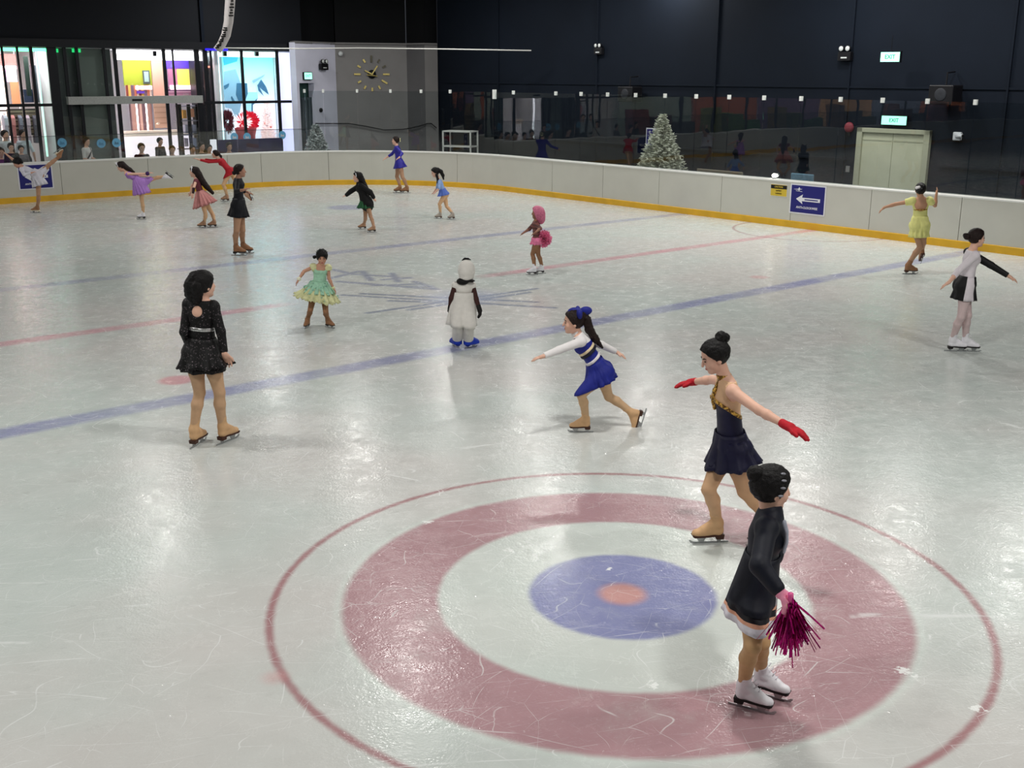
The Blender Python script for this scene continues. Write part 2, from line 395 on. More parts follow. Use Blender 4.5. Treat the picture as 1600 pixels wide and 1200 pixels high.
    # thin film of wet ice: glitters under the lamps
    gl = ss(noise(9., 5, vec=mapping(.35, 1.6, .8), rough=.8), .56, .66); L.new(M('MULTIPLY', gl, .85), p.inputs['Coat Weight']); p.inputs['Coat IOR'].default_value = 1.31; p.inputs['Coat Roughness'].default_value = .07
    h2 = M('MULTIPLY', noise(10., 3, rough=.75), .018)
    b2 = N.new('ShaderNodeBump'); b2.inputs['Strength'].default_value = 1.; b2.inputs['Distance'].default_value = .4; L.new(h2, b2.inputs['Height']); L.new(b2.outputs['Normal'], p.inputs['Coat Normal'])
    b = N.new('ShaderNodeBump'); b.inputs['Strength'].default_value = 1.; b.inputs['Distance'].default_value = .3; L.new(h, b.inputs['Height']); L.new(b.outputs['Normal'], p.inputs['Normal'])
    return m

# rink outline (rink coordinates) with rounded far corner
AW, BW, RCR = 20.65, 30.65, 5.7
CCa, CCb = AW-RCR, BW-RCR
A_MIN, B_MIN = -25., -4.
def outline():
    """points along the barrier line with arc length, normal outwards"""
    P = []
    b = B_MIN
    P.append(((AW, B_MIN), (1, 0)))
    P.append(((AW, CCb), (1, 0)))
    for i in range(1, 33):
        t = i/32*math.pi/2; P.append(((CCa+RCR*math.cos(t), CCb+RCR*math.sin(t)), (math.cos(t), math.sin(t))))
    P.append(((A_MIN, BW), (0, 1)))
    return P
def at_len(s):   # s metres from (AW, CCb) (negative: towards the viewer along the right barrier)
    if s < 0: return (AW, CCb+s), (1., 0.)
    q = RCR*math.pi/2
    if s < q: t = s/RCR; return (CCa+RCR*math.cos(t), CCb+RCR*math.sin(t)), (math.cos(t), math.sin(t))
    return (CCa-(s-q), BW), (0., 1.)
def strip(s0, s1, prof, step=.35):
    """sweep a closed profile [(outward offset, z)] along the barrier line"""
    q = RCR*math.pi/2
    cuts = [s0]+[x for x in np.arange(0, q+1e-6, q/24) if s0+1e-4 < x < s1-1e-4]+[s1]
    mb = MB(); k = len(prof); vs = []
    for s in cuts:
        (a, b), (na, nb) = at_len(s)
        for o, z in prof: vs.append(RK(a+na*o, b+nb*o, z))
    fs = [(i*k+j, (i+1)*k+j, (i+1)*k+(j+1) % k, i*k+(j+1) % k) for i in range(len(cuts)-1) for j in range(k)]
    fs += [tuple(range(k)), tuple((len(cuts)-1)*k+j for j in range(k-1, -1, -1))]
    mb.add(vs, fs); return mb

M_ICE = ice_material()
fl = MB(); pts = [RK(AW+.02, B_MIN)]+[RK(AW+.02, CCb)]+[RK(CCa+(RCR+.02)*math.cos(t), CCb+(RCR+.02)*math.sin(t)) for t in np.linspace(.05, math.pi/2-.05, 20)]+[RK(CCa, BW+.02), RK(A_MIN, BW+.02), RK(A_MIN, B_MIN)]
n_ = len(pts); fl.add([p_ for p_ in pts]+[p_-UZ*.1 for p_ in pts], [tuple(range(n_)), tuple(range(2*n_-1, n_-1, -1))]+[(i, i+n_, (i+1) % n_+n_, (i+1) % n_) for i in range(n_)])
ice = fl.build('floor', M_ICE); ice['kind'] = 'structure'; ice['label'] = 'pale grey skating ice with painted rings and lines'

# ------------------------------------------------------------------ building shell
M_navy = mat('navy_wall_paint', (17, 24, 35), rough=.8, var=.12, vs=.6, spec=.15)
M_navy2 = mat('dark_wall_paint', (13, 17, 25), rough=.8, var=.15, vs=.5)
M_black = mat('black_paint', (12, 14, 18), rough=.8)
M_frame = mat('dark_mullion', (24, 26, 32), rough=.4, metal=.3)
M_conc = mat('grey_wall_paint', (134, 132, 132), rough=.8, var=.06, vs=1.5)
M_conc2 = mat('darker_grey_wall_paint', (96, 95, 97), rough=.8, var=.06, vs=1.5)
M_lav = mat('shop_lit_lilac_wall', (222, 222, 240), rough=.7, var=.05, vs=1.5)  # pale tone partly stands for shop light falling on this wall
M_floor = mat('corridor_floor', (58, 62, 70), rough=.5, var=.15, vs=2)
def structure(o, label=None):
    o['kind'] = 'structure'
    if label: o['label'] = label
    return o
WA, WB = 23.0, 33.0
structure(MB().rbox(AW+.22, WA, B_MIN, 31.5, -.1, .0).build('floor.001', M_floor), 'dark corridor floor behind the right barrier')
structure(MB().rbox(A_MIN, 21., BW+.22, WB+8, -.1, -.0).build('floor.002', mat('mall_floor', (170, 165, 160), rough=.35)), 'pale mall floor behind the left barrier')
wr = MB().rbox(WA, WA+.3, B_MIN, 31.6, 0, 7.3)
structure(wr.build('wall_right', M_navy), 'navy painted wall behind the right barrier')
# shallow pilasters and ledges on the navy wall
pl = MB()
for b_ in (11.6, 15.4, 19.4, 23.8, 28.3): pl.rbox(WA-.05, WA, b_-.02, b_+.02, 0, 7.2)
pl.rbox(WA-.03, WA, B_MIN, 31.2, 3.0, 3.05); pl.rbox(WA-.05, WA, 15.3, 31.2, 1.35, 1.40); pl.rbox(WA-.05, WA, B_MIN, 12.9, 1.35, 1.40)
structure(pl.build('trim_1', M_navy), 'thin dark ribs on the navy wall')
structure(MB().rbox(A_MIN, 18.6, WB-.02, WB+.3, 4.12, 7.3).build('wall_left', M_navy2), 'dark wall above the shop fronts')
hd = MB().rbox(A_MIN, 18.35, WB-.12, WB+.1, 3.98, 4.2)
structure(hd.build('trim_2', M_frame), 'dark header beam over the glazed shop front')
ul = MB()
for a_ in (8.8, 15.2): ul.rbox(a_-.05, a_+.05, WB-.1, WB, 4.2, 7.2)
structure(ul.build('trim_3', M_navy), 'upright ribs on the dark upper wall')
structure(MB().rbox(A_MIN-.3, A_MIN, B_MIN, WB+8, 0, 7.3).build('wall_west', M_navy2), 'dark end wall outside the view')
structure(MB().rbox(A_MIN, WA, B_MIN-.3, B_MIN, 0, 7.3).build('wall_back', M_navy2), 'dark wall behind the viewer')
structure(MB().rbox(A_MIN, WA, B_MIN, WB+8, 7.3, 7.5).build('ceiling', M_black), 'black ceiling')
# faceted corner wall, grey
def fpt(u, Y): d = ray(u, 118); return np.array([d[0]/d[1]*Y, Y, 0.])
c0 = RK(18.35, WB); c1 = fpt(525, 38.2); c2 = fpt(636, 39.0); c3 = fpt(664, 38.6); c4 = fpt(684, 38.9)
TOPZ = 4.25
def wallseg(p, q, z0, z1, t=.25):
    d = nrm(q-p); n = np.cross(d, UZ); mid = (p+q)/2
    if n@(np.array([0, 0, 0])-mid) > 0: n = -n
    mb = MB(); mb.box(mid+n*t/2+UZ*(z0+z1)/2, d, n, UZ, np.linalg.norm(q-p)/2, t/2, (z1-z0)/2); return mb, d, n
# first facet has a doorway between u=466 and 490
def on_line(u, p, q):
    d = ray(u, 118); a = np.array([[d[0], -(q-p)[0]], [d[1], -(q-p)[1]]]); s_, t_ = np.linalg.solve(a, p[:2]); return p+(q-p)*t_
c0b = fpt(463, 36.6)
dl, dr = on_line(467, c0b, c1), on_line(490, c0b, c1)
m1, dd, nn = wallseg(c0b, dl, 0, TOPZ); m2, _, _ = wallseg(dr, c1, 0, TOPZ); m3, _, _ = wallseg(dl, dr, 3.0, TOPZ)
m1.add(m2.v, m2.f); m1.add(m3.v, m3.f)
structure(m1.build('wall_corner', M_lav), 'pale lilac wall with a curtained doorway')
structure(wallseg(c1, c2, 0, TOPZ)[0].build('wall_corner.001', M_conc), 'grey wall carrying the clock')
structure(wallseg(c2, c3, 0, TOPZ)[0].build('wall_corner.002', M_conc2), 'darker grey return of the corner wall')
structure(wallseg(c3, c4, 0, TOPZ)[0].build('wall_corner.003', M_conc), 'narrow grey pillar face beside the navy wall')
cu = wallseg(RK(18.0, WB+.1), RK(22.9, 32.2), TOPZ, 7.3)[0]
structure(MB().prism([c0b+UZ*TOPZ, c1+UZ*TOPZ, c2+UZ*TOPZ, c3+UZ*TOPZ, c4+UZ*TOPZ, RK(24, 36, TOPZ), RK(19, 38, TOPZ)], UZ, .08).build('trim_4', M_conc), 'ledge on top of the grey corner wall')
up = MB(); 
for p_, q_ in ((c0b, c1), (c1, c2), (c2, c3), (c3, c4)):
    o_ = nrm((p_+q_)/2)*.8; w_, _, _ = wallseg(p_+o_*[1, 1, 0], q_+o_*[1, 1, 0], TOPZ, 7.3); up.add(w_.v, w_.f)
structure(up.build('wall_upper', M_black), 'black upper wall over the corner')
structure(MB().rbox(18.2, 24.5, 37.5, 37.8, 0, 7.3).build('wall_far', M_black), 'black wall deep behind the corner')
# curtain in the doorway
cur = MB(); n_c = 25
pa = dl+nn*.12; pb = dr+nn*.12; vs = []
for i in range(n_c):
    t_ = i/(n_c-1); q = pa+(pb-pa)*t_+nn*.035*math.sin(t_*math.pi*9)
    vs += [q+UZ*.02, q+UZ*2.55]
cur.add(vs, [(2*i, 2*i+2, 2*i+3, 2*i+1) for i in range(n_c-1)])
o = cur.build('doorway_curtain', mat('dark_strip_curtain', (62, 72, 78), rough=.5), None, True); o.modifiers.new('s', 'SOLIDIFY').thickness = .01
setp(o, 'dark strip curtain hanging in the doorway under the small lit sign', 'curtain')
bk, _, _ = wallseg(dl+nn*.3+dd*.22, dr+nn*.3+dd*.1, 0, 3.1); structure(bk.build('wall_passage', mat('passage_green', (50, 76, 72), rough=.7)), 'dark green passage behind the curtain')

# ------------------------------------------------------------------ the barrier
M_board = mat('white_board_plastic', (194, 193, 184), rough=.42, var=.03, vs=2., bump=.05, bs=3)
M_cap = mat('white_top_rail', (222, 222, 218), rough=.35, var=.02)
M_kick = mat('yellow_kick_plate', (216, 168, 46), rough=.4, var=.1, vs=3)
M_glass = glass_mat('barrier_glass', (.9, .93, .93), 1.4)
M_clip = mat('white_clip', (235, 238, 235), rough=.4, emit=None)
M_joint = mat('dark_joint', (120, 118, 110), rough=.7)
q4 = RCR*math.pi/2
S0 = B_MIN-CCb; S1 = q4+(CCa-A_MIN)
bar = empty('rink_barrier', RK(AW, CCb), 'white rink barrier with yellow kick plate and clear glass screens round the ice', 'barrier')
bounds = [S0]+[b_-CCb for b_ in np.arange(1.08, 24.5, 2.)]+[x for x in np.arange(.15+1.9, q4, 2.05)]+[q4+x for x in np.arange(.3, CCa-A_MIN, 2.4)]+[S1]
for i in range(len(bounds)-1):
    s0, s1 = bounds[i]+.006, bounds[i+1]-.006
    strip(s0, s1, [(0, .145), (0, .985), (.05, .985), (.05, .145)]).build('board_panel', M_board, bar)
strip(S0, S1, [(.03, .01), (.03, .985), (.2, .985), (.2, .01)]).build('backing_frame', M_joint, bar)
strip(S0, S1, [(-.02, .0), (-.02, .14), (-.008, .15), (.04, .15), (.04, .0)]).build('kick_plate', M_kick, bar)
strip(S0, S1, [(-.012, .985), (-.012, 1.015), (0, 1.03), (.2, 1.03), (.21, 1.015), (.21, .985)]).build('top_rail', M_cap, bar)
GT, GL = 2.79, 1.67
s_tall_end = RCR*R_(68.)
clip_s = [b_-CCb for b_ in np.arange(.08, 24.0, 1.0)]+[24.88-CCb, .72]+[.72+x for x in (1.6, 2.55, 3.5, 4.5, 5.5)]
clip_s = [x for x in clip_s if x <= s_tall_end]+[s_tall_end]
prev = S0
for s in clip_s:
    if s-prev > .3:
        strip(prev+.006, s-.006, [(.09, 1.02), (.09, GT), (.102, GT), (.102, 1.02)]).build('glass_pane', M_glass, bar)
    (a, b), (na, nb) = at_len(s)
    c = RK(a+na*.096, b+nb*.096, GT+.0); t = -na*BX+nb*AX
    MB().box(c, nrm(t), na*AX+nb*BX, UZ, .032, .03, .05).build('glass_clip', M_clip, bar)
    prev = s
low = [s_tall_end]+[q4+x for x in np.arange(-.1, CCa-A_MIN, 2.4)]+[S1]
for i in range(len(low)-1):
    strip(low[i]+.006, low[i+1]-.006, [(.09, 1.02), (.09, GL), (.102, GL), (.102, 1.02)]).build('glass_pane', M_glass, bar)
strip(s_tall_end, S1, [(.086, GL), (.086, GL+.012), (.106, GL+.012), (.106, GL)]).build('glass_edge_trim', M_frame, bar)
# tall grey end post of the tall screens in the corner
s = .72; (a, b), (na, nb) = at_len(s); MB().box(RK(a+na*.096, b+nb*.096, GT-.06), nrm(-na*BX+nb*AX), na*AX+nb*BX, UZ, .05, .035, .13).build('glass_clip', M_clip, bar)

# ------------------------------------------------------------------ signs
M_signb = mat('navy_sign_face', (34, 34, 112), rough=.4, var=.03)
M_white = mat('white_print', (226, 226, 232), rough=.5, var=.02)
M_yel = mat('yellow_sign_face', (206, 178, 60), rough=.45, var=.04)
M_blk = mat('black_print', (16, 16, 16), rough=.5, var=.02)
def arrow_sign(o, ex, w, h, nv, label, group=None):
    """o: lower-left corner; ex: reading direction; nv: towards the reader"""
    r = empty('direction_sign', o, label, 'sign', group); o = np.array(o, float)
    MB().box(o+ex*w/2+UZ*h/2+nv*.004, ex, nv, UZ, w/2+.03, .004, h/2+.03).build('sign_border', M_white, r)
    MB().box(o+ex*w/2+UZ*h/2+nv*.010, ex, nv, UZ, w/2, .004, h/2).build('sign_face', M_signb, r)
    q = o+nv*.016
    P = lambda x, z: q+ex*x*w+UZ*z*h
    MB().prism([P(.16, .5), P(.36, .68), P(.34, .56), P(.88, .56), P(.88, .43), P(.34, .43), P(.36, .32)], nv, .004).build('arrow', M_white, r)
    MB().prism([P(.42, .515), P(.82, .515), P(.82, .475), P(.42, .475)], nv, .008).build('arrow_slot', M_signb, r)
    text_mesh('ANTI-CLOCKWISE', h*.115, P(.5, .19), ex, UZ, M_white, r)
    # small emblem, upper left: skater mark with a swoosh
    e = MB(); e.prism([P(.06, .85), P(.2, .87), P(.24, .93), P(.27, .87), P(.24, .8), P(.2, .84)], nv, .004); e.prism([P(.14, .79), P(.33, .77), P(.33, .785), P(.14, .805)], nv, .004); e.prism([P(.24, .86), P(.32, .88), P(.32, .865), P(.24, .84)], nv, .004)
    e.build('emblem', M_white, r)
    return r
exA = -BX; nA = -AX
b0, z0 = onA(1235, 331, AW); b1, _ = onA(1287, 331, AW); _, z1 = onA(1240, 288, AW)
arrow_sign(RK(AW-.002, b0, z0+.01), exA, b0-b1, z1-z0-.02, nA, 'navy ANTI-CLOCKWISE arrow sign on the right barrier beside the caution sign')
a0, _ = onB(29, 270, BW); a1, _ = onB(80, 270, BW)
arrow_sign(RK(a0, BW-.002, .36), AX, a1-a0, .6, -BX, 'navy arrow sign on the left barrier behind the skater in the silver dress')
b0, _ = onA(1205, 296, AW); b1, _ = onA(1230, 296, AW)
r = empty('caution_sign', RK(AW-.002, b0, .78), 'small yellow CAUTION sign on the right barrier', 'sign')
q = RK(AW-.002, b0, onA(1205, 305, AW)[1]); w = b0-b1; h = .25
MB().box(q+exA*w/2+UZ*h/2+nA*.004, exA, nA, UZ, w/2+.01, .004, h/2+.01).build('sign_border', M_cap, r)
MB().box(q+exA*w/2+UZ*h/2+nA*.008, exA, nA, UZ, w/2, .004, h/2).build('sign_face', M_yel, r)
MB().box(q+exA*w/2+UZ*(h*.8)+nA*.012, exA, nA, UZ, w/2, .003, h*.16).build('header', M_blk, r)
text_mesh('CAUTION', h*.2, q+exA*w/2+UZ*h*.8+nA*.017, exA, UZ, M_yel, r)
text_mesh('SLIPPERY', h*.16, q+exA*w/2+UZ*h*.46+nA*.013, exA, UZ, M_blk, r)
text_mesh('SURFACE', h*.16, q+exA*w/2+UZ*h*.22+nA*.013, exA, UZ, M_blk, r)
# little lamp on top of the barrier
lp = RK(AW+.06, onA(1207, 280, AW)[0], 1.03)
r = empty('spot_lamp', lp, 'small bright lamp standing on the top rail above the caution sign', 'lamp')
MB().lathe(lp, [(.04, 0), (.045, .02), (.03, .03)], 12).build('base', M_frame, r)
MB().lathe(lp, [(.03, .025), (.05, .05), (.055, .08), (.03, .11)], 12).build('bulb', mat('lamp_white', (255, 255, 255), emit=(255, 252, 240), estr=12), r, True)

# ------------------------------------------------------------------ door in the navy wall and fittings
M_cream = mat('cream_door_paint', (196, 196, 172), rough=.5, var=.05, vs=3)
M_creamd = mat('cream_frame_paint', (176, 176, 154), rough=.5, var=.04)
db0, db1 = onA(1343, 201, WA)[0], onA(1457, 205, WA)[0]; dz = 2.12
dr_ = empty('door_1', RK(WA, db0), 'wide cream double door in the navy wall', None, None, 'structure')
f = MB(); f.rbox(WA-.1, WA, db0-.14, db0, 0, dz); f.rbox(WA-.1, WA, db1, db1+.14, 0, dz); f.rbox(WA-.1, WA, db1, db0, dz-.1, dz); f.build('door_frame', M_creamd, dr_, bevel=.008)
dm = (db0+db1)/2
for x0, x1 in ((dm+.005, db0-.14), (db1+.14, dm-.005)):
    l = MB().rbox(WA-.05, WA-.01, x0, x1, .01, dz-.1).build('door_leaf', M_cream, dr_)
    l2 = MB().rbox(WA-.056, WA-.05, x0+.02, x1-.02, dz-.28, dz-.25).build('top_seam', M_creamd, l)
for x_ in (): MB().rbox(WA-.1, WA-.05, x_-.01, x_+.01, .95, 1.15).build('door_handle', mat('steel', (150, 150, 150), rough=.3, metal=.9), dr_)
M_exit = mat('exit_sign_light', (150, 235, 205), emit=(150, 255, 215), estr=1.6, var=.02)
M_exit2 = mat('exit_sign_green', (20, 120, 80), emit=(40, 170, 110), estr=.35, var=.02)
def exit_sign(c, ex, nv, w, h, label, txt='EXIT', hang=0.):
    r = empty('exit_sign', c, label, 'sign', 'exit signs')
    MB().box(c, ex, nv, UZ, w/2+.02, .03, h/2+.02).build('housing', M_frame, r)
    MB().box(c+nv*.031, ex, nv, UZ, w/2, .004, h/2).build('lit_face', M_exit, r)
    text_mesh(txt, h*.62, c+nv*.037, ex, UZ, M_exit2, r)
    if hang: MB().tube([c+UZ*h/2, c+UZ*(h/2+hang)], .008, 6).build('hanging_rod', M_frame, r)
    return r
b_, z_ = onA(1401, 188, WA); exit_sign(RK(WA-.08, b_, z_), exA, nA, .62, .19, 'green lit EXIT sign right above the cream double door')
b_, z_ = onA(1392, 89, WA-.6); exit_sign(RK(WA-.6, b_, z_), nrm(exA+.0*AX), nA, .46, .2, 'green lit EXIT sign hanging high on the navy wall', hang=.35)
ep = (dl+dr)/2-nn*.05+UZ*3.22; exit_sign(ep, dd if dd[0] > 0 else -dd, -nn, .34, .2, 'white lit EXIT sign over the curtained doorway in the grey corner')
M_dev = mat('black_device', (20, 20, 24), rough=.4)
M_lens = mat('pale_lens', (215, 220, 220), rough=.2)
def emerg(c, ex, nv, label, sc_=1.):
    r = empty('emergency_light', c, label, 'emergency light', 'twin headed emergency lights')
    MB().box(c, ex, nv, UZ, .17*sc_, .06, .1*sc_).build('battery_box', M_dev, r, bevel=.01)
    for s_ in (-1, 1):
        h_ = MB().lathe(c+ex*.085*sc_*s_+UZ*.17*sc_-nv*.03, [(.02, 0), (.06*sc_, .03), (.075*sc_, .09), (.07*sc_, .1)], 14, nv).build('lamp_head', M_dev, r, True)
        MB().lathe(c+ex*.085*sc_*s_+UZ*.17*sc_+nv*.065, [(.062*sc_, 0), (.05*sc_, .015), (.01, .02)], 14, nv).build('lens', M_lens, h_, True)
    MB().box(c-UZ*.03+nv*.06, ex, nv, UZ, .08*sc_, .004, .015).build('label_plate', M_lens, r)
b_, z_ = onA(1320, 88, WA-.1); emerg(RK(WA-.08, b_, z_), exA, nA, 'black emergency light high on the navy wall left of the hanging EXIT sign')
b_, z_ = onA(935, 80, WA-.1); emerg(RK(WA-.08, b_, z_), exA, nA, 'faint black emergency light high on the navy wall above the white tree', .9)
pe = on_line(503, c0b, c1)-nn*.09+UZ*(CAM_H+(118-107)/F_PX*38); emerg(pe, dd if dd[0] > 0 else -dd, -nn, 'black twin headed emergency light on the pale lilac wall', 1.0)
def speaker(c, ex, nv, label):
    r = empty('wall_speaker', c, label, 'speaker', 'black speakers on the navy wall')
    MB().box(c, ex, nv, UZ, .28, .2, .2).build('cabinet', M_dev, r, bevel=.02)
    MB().lathe(c+nv*.2, [(.14, 0), (.12, .008), (.03, .002)], 18, nv).build('cone', mat('speaker_cone', (40, 42, 48), rough=.6), r, True)
    MB().tube([c+UZ*.2, c+UZ*.45, c+UZ*.47-nv*.3], .018, 8).build('bracket', M_dev, r)
b_, z_ = onA(1475, 148, WA-.4); speaker(RK(WA-.35, b_, z_), exA, nA, 'black speaker on the navy wall right of the cream double door')
b_, z_ = onA(982, 147, WA-.4); speaker(RK(WA-.35, b_, z_), exA, nA, 'black speaker on the navy wall above the white tree')
b_, z_ = onA(1496, 213, WA-.05); cc_ = RK(WA-.05, b_, z_)
r = empty('security_camera', cc_, 'small white security camera on the navy wall right of the cream double door', 'camera')
MB().box(cc_, exA, nA, UZ, .09, .045, .09).build('junction_box', M_white, r, bevel=.02)
MB().tube([cc_+nA*.05, cc_+nA*.09+exA*.16+UZ*.02], .04, 12).build('camera_body', M_white, r, True)
MB().tube([cc_+nA*.09+exA*.16+UZ*.02, cc_+nA*.095+exA*.18+UZ*.02], .03, 12).build('lens', M_dev, r, True)
b_, z_ = onA(1328, 199, WA); cc_ = RK(WA-.02, b_, z_)
r = empty('fire_bell', cc_, 'round dull red alarm bell on the navy wall left of the cream double door', 'bell')
MB().lathe(cc_, [(.12, 0), (.12, .03), (.09, .06), (.02, .075)], 20, nA).build('gong', mat('dull_red', (130, 50, 62), rough=.5), r, True)
MB().box(cc_-UZ*.15+nA*.02, exA, nA, UZ, .04, .02, .04).build('striker_box', M_dev, r)
b_, z_ = onA(1325, 264, WA); MBo = MB().rbox(WA-.02, WA, b_-.05, b_+.05, z_-.07, z_+.07).build('wall_socket', M_conc); setp(MBo, 'small grey wall socket low on the navy wall left of the cream double door', 'socket')
# things standing in the corridor
M_foam = mat('tan_foam', (128, 118, 104), rough=.8, var=.08)
def block(name, u0, u1, vt, a, dep, m, label, cat, grp=None):
    b0, zt = onA(u0, vt, a); b1, _ = onA(u1, vt, a)
    r = empty(name, RK(a, (b0+b1)/2), label, cat, grp)
    MB().rbox(a, a+dep, b1, b0, .42, .5).build('seat', m, r, bevel=.02)
    MB().rbox(a-.06, a, b1, b0, .45, zt).build('backrest', m, r, bevel=.02)
    for x in (b0-.08, b1+.08):
        for y in (a+.04, a+dep-.06): MB().rbox(y-.02, y+.02, x-.02, x+.02, 0, .43).build('leg', M_frame, r)
block('corridor_bench', 1091, 1162, 263, 21.3, .5, M_foam, 'tan bench behind the right barrier to the right of the white tree', 'bench')
block('corridor_bench', 958, 1000, 258, 21.3, .5, mat('grey_foam', (92, 92, 88), rough=.8), 'grey bench behind the right barrier to the left of the white tree', 'bench')
block('folding_chair', 1238, 1273, 270, 21.4, .45, mat('blue_plastic', (92, 128, 150), rough=.5), 'blue plastic chair behind the right barrier above the navy arrow sign', 'chair')
# solid sign added in place of one mirrored in the glass
b_, z_ = onA(1022, 230, 22.3)
b_, z_ = onA(1022, 230, 22.8); rs = arrow_sign(RK(22.8, b_+.28, z_-.02), exA, .5, .5, nA, 'added navy arrow sign standing in for a reflection, left of the white tree')
MB().tube([RK(22.83, b_+.02, 0), RK(22.83, b_+.02, z_+.5)], .02, 8).build('stand_pole', M_frame, rs)  # invented stand for the mirrored sign
MB().lathe(RK(22.83, b_+.02, 0), [(.15, 0), (.15, .02), (.03, .03)], 16).build('stand_base', M_frame, rs)
# white tube rack
pr = [(692, 204), (734, 205)]
A0 = W(692, 204, 35.6); A1 = W(735, 205, 35.2); ztop = A0[2]; exr = nrm((A1-A0)*[1, 1, 0]); eyr = np.array([-exr[1], exr[0], 0]); Lr = np.linalg.norm((A1-A0)[:2])
r = empty('tube_rack', A0*[1, 1, 0], 'white tube rack with two shelves behind the glass in the far corner', 'rack')
for i, j in ((0, 0), (1, 0), (0, 1), (1, 1)):
    p_ = A0*[1, 1, 0]+exr*Lr*i+eyr*.5*j; MB().box(p_+UZ*ztop/2, exr, eyr, UZ, .02, .02, ztop/2).build('post', M_cap, r)
for z_ in (ztop-.02, ztop-.48, .5):
    MB().box(A0*[1, 1, 0]+exr*Lr/2+eyr*.25+UZ*z_, exr, eyr, UZ, Lr/2+.02, .27, .02).build('shelf', M_cap, r)

# ------------------------------------------------------------------ clock on the grey corner wall
M_gold = mat('gold_metal', (226, 206, 130), rough=.3, metal=.6)
cdir = nrm(c2-c1); cn = np.cross(UZ, cdir); cn = cn if cn[1] < 0 else -cn
def on_clock(u, v):
    d = ray(u, v); t = ((c1+cn*.03)@cn-CAM@cn)/(d@cn); return CAM+d*t
cc_ = on_clock(581, 116); Rck = np.linalg.norm(on_clock(606, 116)-cc_)
r = empty('wall_clock', cc_, 'large frameless wall clock with gold bars on the grey corner wall', 'clock')
for k in range(12):
    t = k*math.pi/6; dv = cdir*math.sin(t)+UZ*math.cos(t); tv = np.cross(cn, dv)
    big = k in (0, 3, 4, 9); MB().box(cc_+dv*Rck*.9, dv, tv, cn, .11 if big else .06, .028, .012).build('hour_marker', M_gold if k not in (0, 1, 2) else mat('dull_gold', (96, 92, 76), rough=.4), r)
MB().lathe(cc_, [(.14, 0), (.14, .02), (.05, .03)], 20, cn).build('centre_boss', M_frame, r, True)
for t, l in ((.6, .3), (-1.1, .24)):
    dv = cdir*math.sin(t)+UZ*math.cos(t); MB().box(cc_+dv*l/2+cn*.035, dv, np.cross(cn, dv), cn, l/2+.03, .02, .006).build('clock_hand', M_gold, r)
MB().tube([cc_-cdir*.18-UZ*.02+cn*.04, cc_+cdir*.18-UZ*.06+cn*.04], .02, 6).build('clock_hand', M_gold, r)
pd = on_line(498, c0b, c1)-nn*.02+UZ*(CAM_H-(170-118)/F_PX*37.5); o = MB().lathe(pd, [(.07, 0), (.07, .03), (.04, .06), (.01, .065)], 16, -nn).build('wall_sensor', M_dev, None, True)
setp(o, 'small round black fitting on the pale lilac wall', 'wall fitting')
# cable sagging across the corner wall
def on_facet(u, v, o_=.10):
    p_, q_ = (c0b, c1) if u < 525 else (c1, c2) if u < 636 else (c2, c3) if u < 664 else (c3, c4)
    n_ = np.cross(UZ, nrm(q_-p_)); n_ = n_ if n_[1] < 0 else -n_; d = ray(u, v); t = ((p_+n_*o_)@n_-CAM@n_)/(d@n_); return CAM+d*t
pts = [on_facet(u, v) for u, v in ((493, 193), (508, 193), (522, 193), (530, 193), (545, 193), (570, 197), (600, 203), (630, 202), (642, 200), (655, 197), (668, 193), (674, 193), (682, 200))]
o = MB().tube(pts, .018, 6).build('sagging_cable', M_dev, None, True); setp(o, 'thin dark cable sagging across the grey corner wall', 'cable')
pts = [W(345, 75, 34.6), W(470, 76, 35.3), W(560, 75, 35.6), W(684, 76.5, 35.4), W(830, 79, 34.3)]
o = MB().tube(pts, .02, 6).build('overhead_pipe', M_cap, None, True); setp(o, 'thin pale pipe running along the top of the grey corner wall', 'pipe')
# emblem of the upper corner: smoke detector-like sensor
ps = on_clock(532, 84); o = MB().lathe(ps, [(.08, 0), (.08, .05), (.04, .1)], 14, cn).build('wall_sensor', M_lens, None, True); setp(o, 'small pale sensor near the top of the grey clock wall', 'sensor')

# ------------------------------------------------------------------ glazed front: mullions, panes, doors
M_pane = glass_mat('shopfront_glass', (.97, .98, .98), .8)
def aB(u, v=118, b=WB): return onB(u, v, b)[0]
w1 = empty('window_1', RK(9.0, WB), 'glazed shop front with slim dark bars at the far left', None, None, 'structure')
w2 = empty('door_2', RK(13., WB), 'sliding glass entrance under a pale door track', None, None, 'structure')
w3 = empty('window_2', RK(16.8, WB), 'tall glazed display front left of the grey corner', None, None, 'structure')
w4 = empty('window_3', RK(-5, WB), 'glazed shop fronts outside the view to the left', None, None, 'structure')
def mull(u, w, par, z0=0., z1=3.98): 
    a = aB(u); MB().rbox(a-w/2, a+w/2, WB-.025, WB+.025, z0, z1).build('mullion', M_frame, par)
for u, w in ((7.3, .06), (31, .06), (52, .09), (84, .26)): mull(u, w, w1)
for u, w in ((104, .09), (123, .09), (165, .08), (182, .1), (258, .1), (272, .05), (309, .16)): mull(u, w, w2)
for u, w in ((322, .14), (331, .07), (379, .09), (434, .1), (463, .14)): mull(u, w, w3)
ae = [aB(84), aB(315), aB(463)]
MB().rbox(A_MIN+.2, ae[0], WB-.05, WB+.05, 2.38, 2.46).build('transom', M_frame, w1)
MB().rbox(ae[1], ae[2], WB-.05, WB+.05, 2.38, 2.46).build('transom', M_frame, w3)
MB().rbox(aB(100), aB(311), WB-.16, WB+.02, 2.42, 2.64).build('door_track', mat('pale_aluminium', (165, 168, 166), rough=.4, metal=.3), w2)
MB().rbox(aB(200), aB(216), WB-.17, WB-.16, 2.5, 2.56).build('track_label', M_blk, w2)
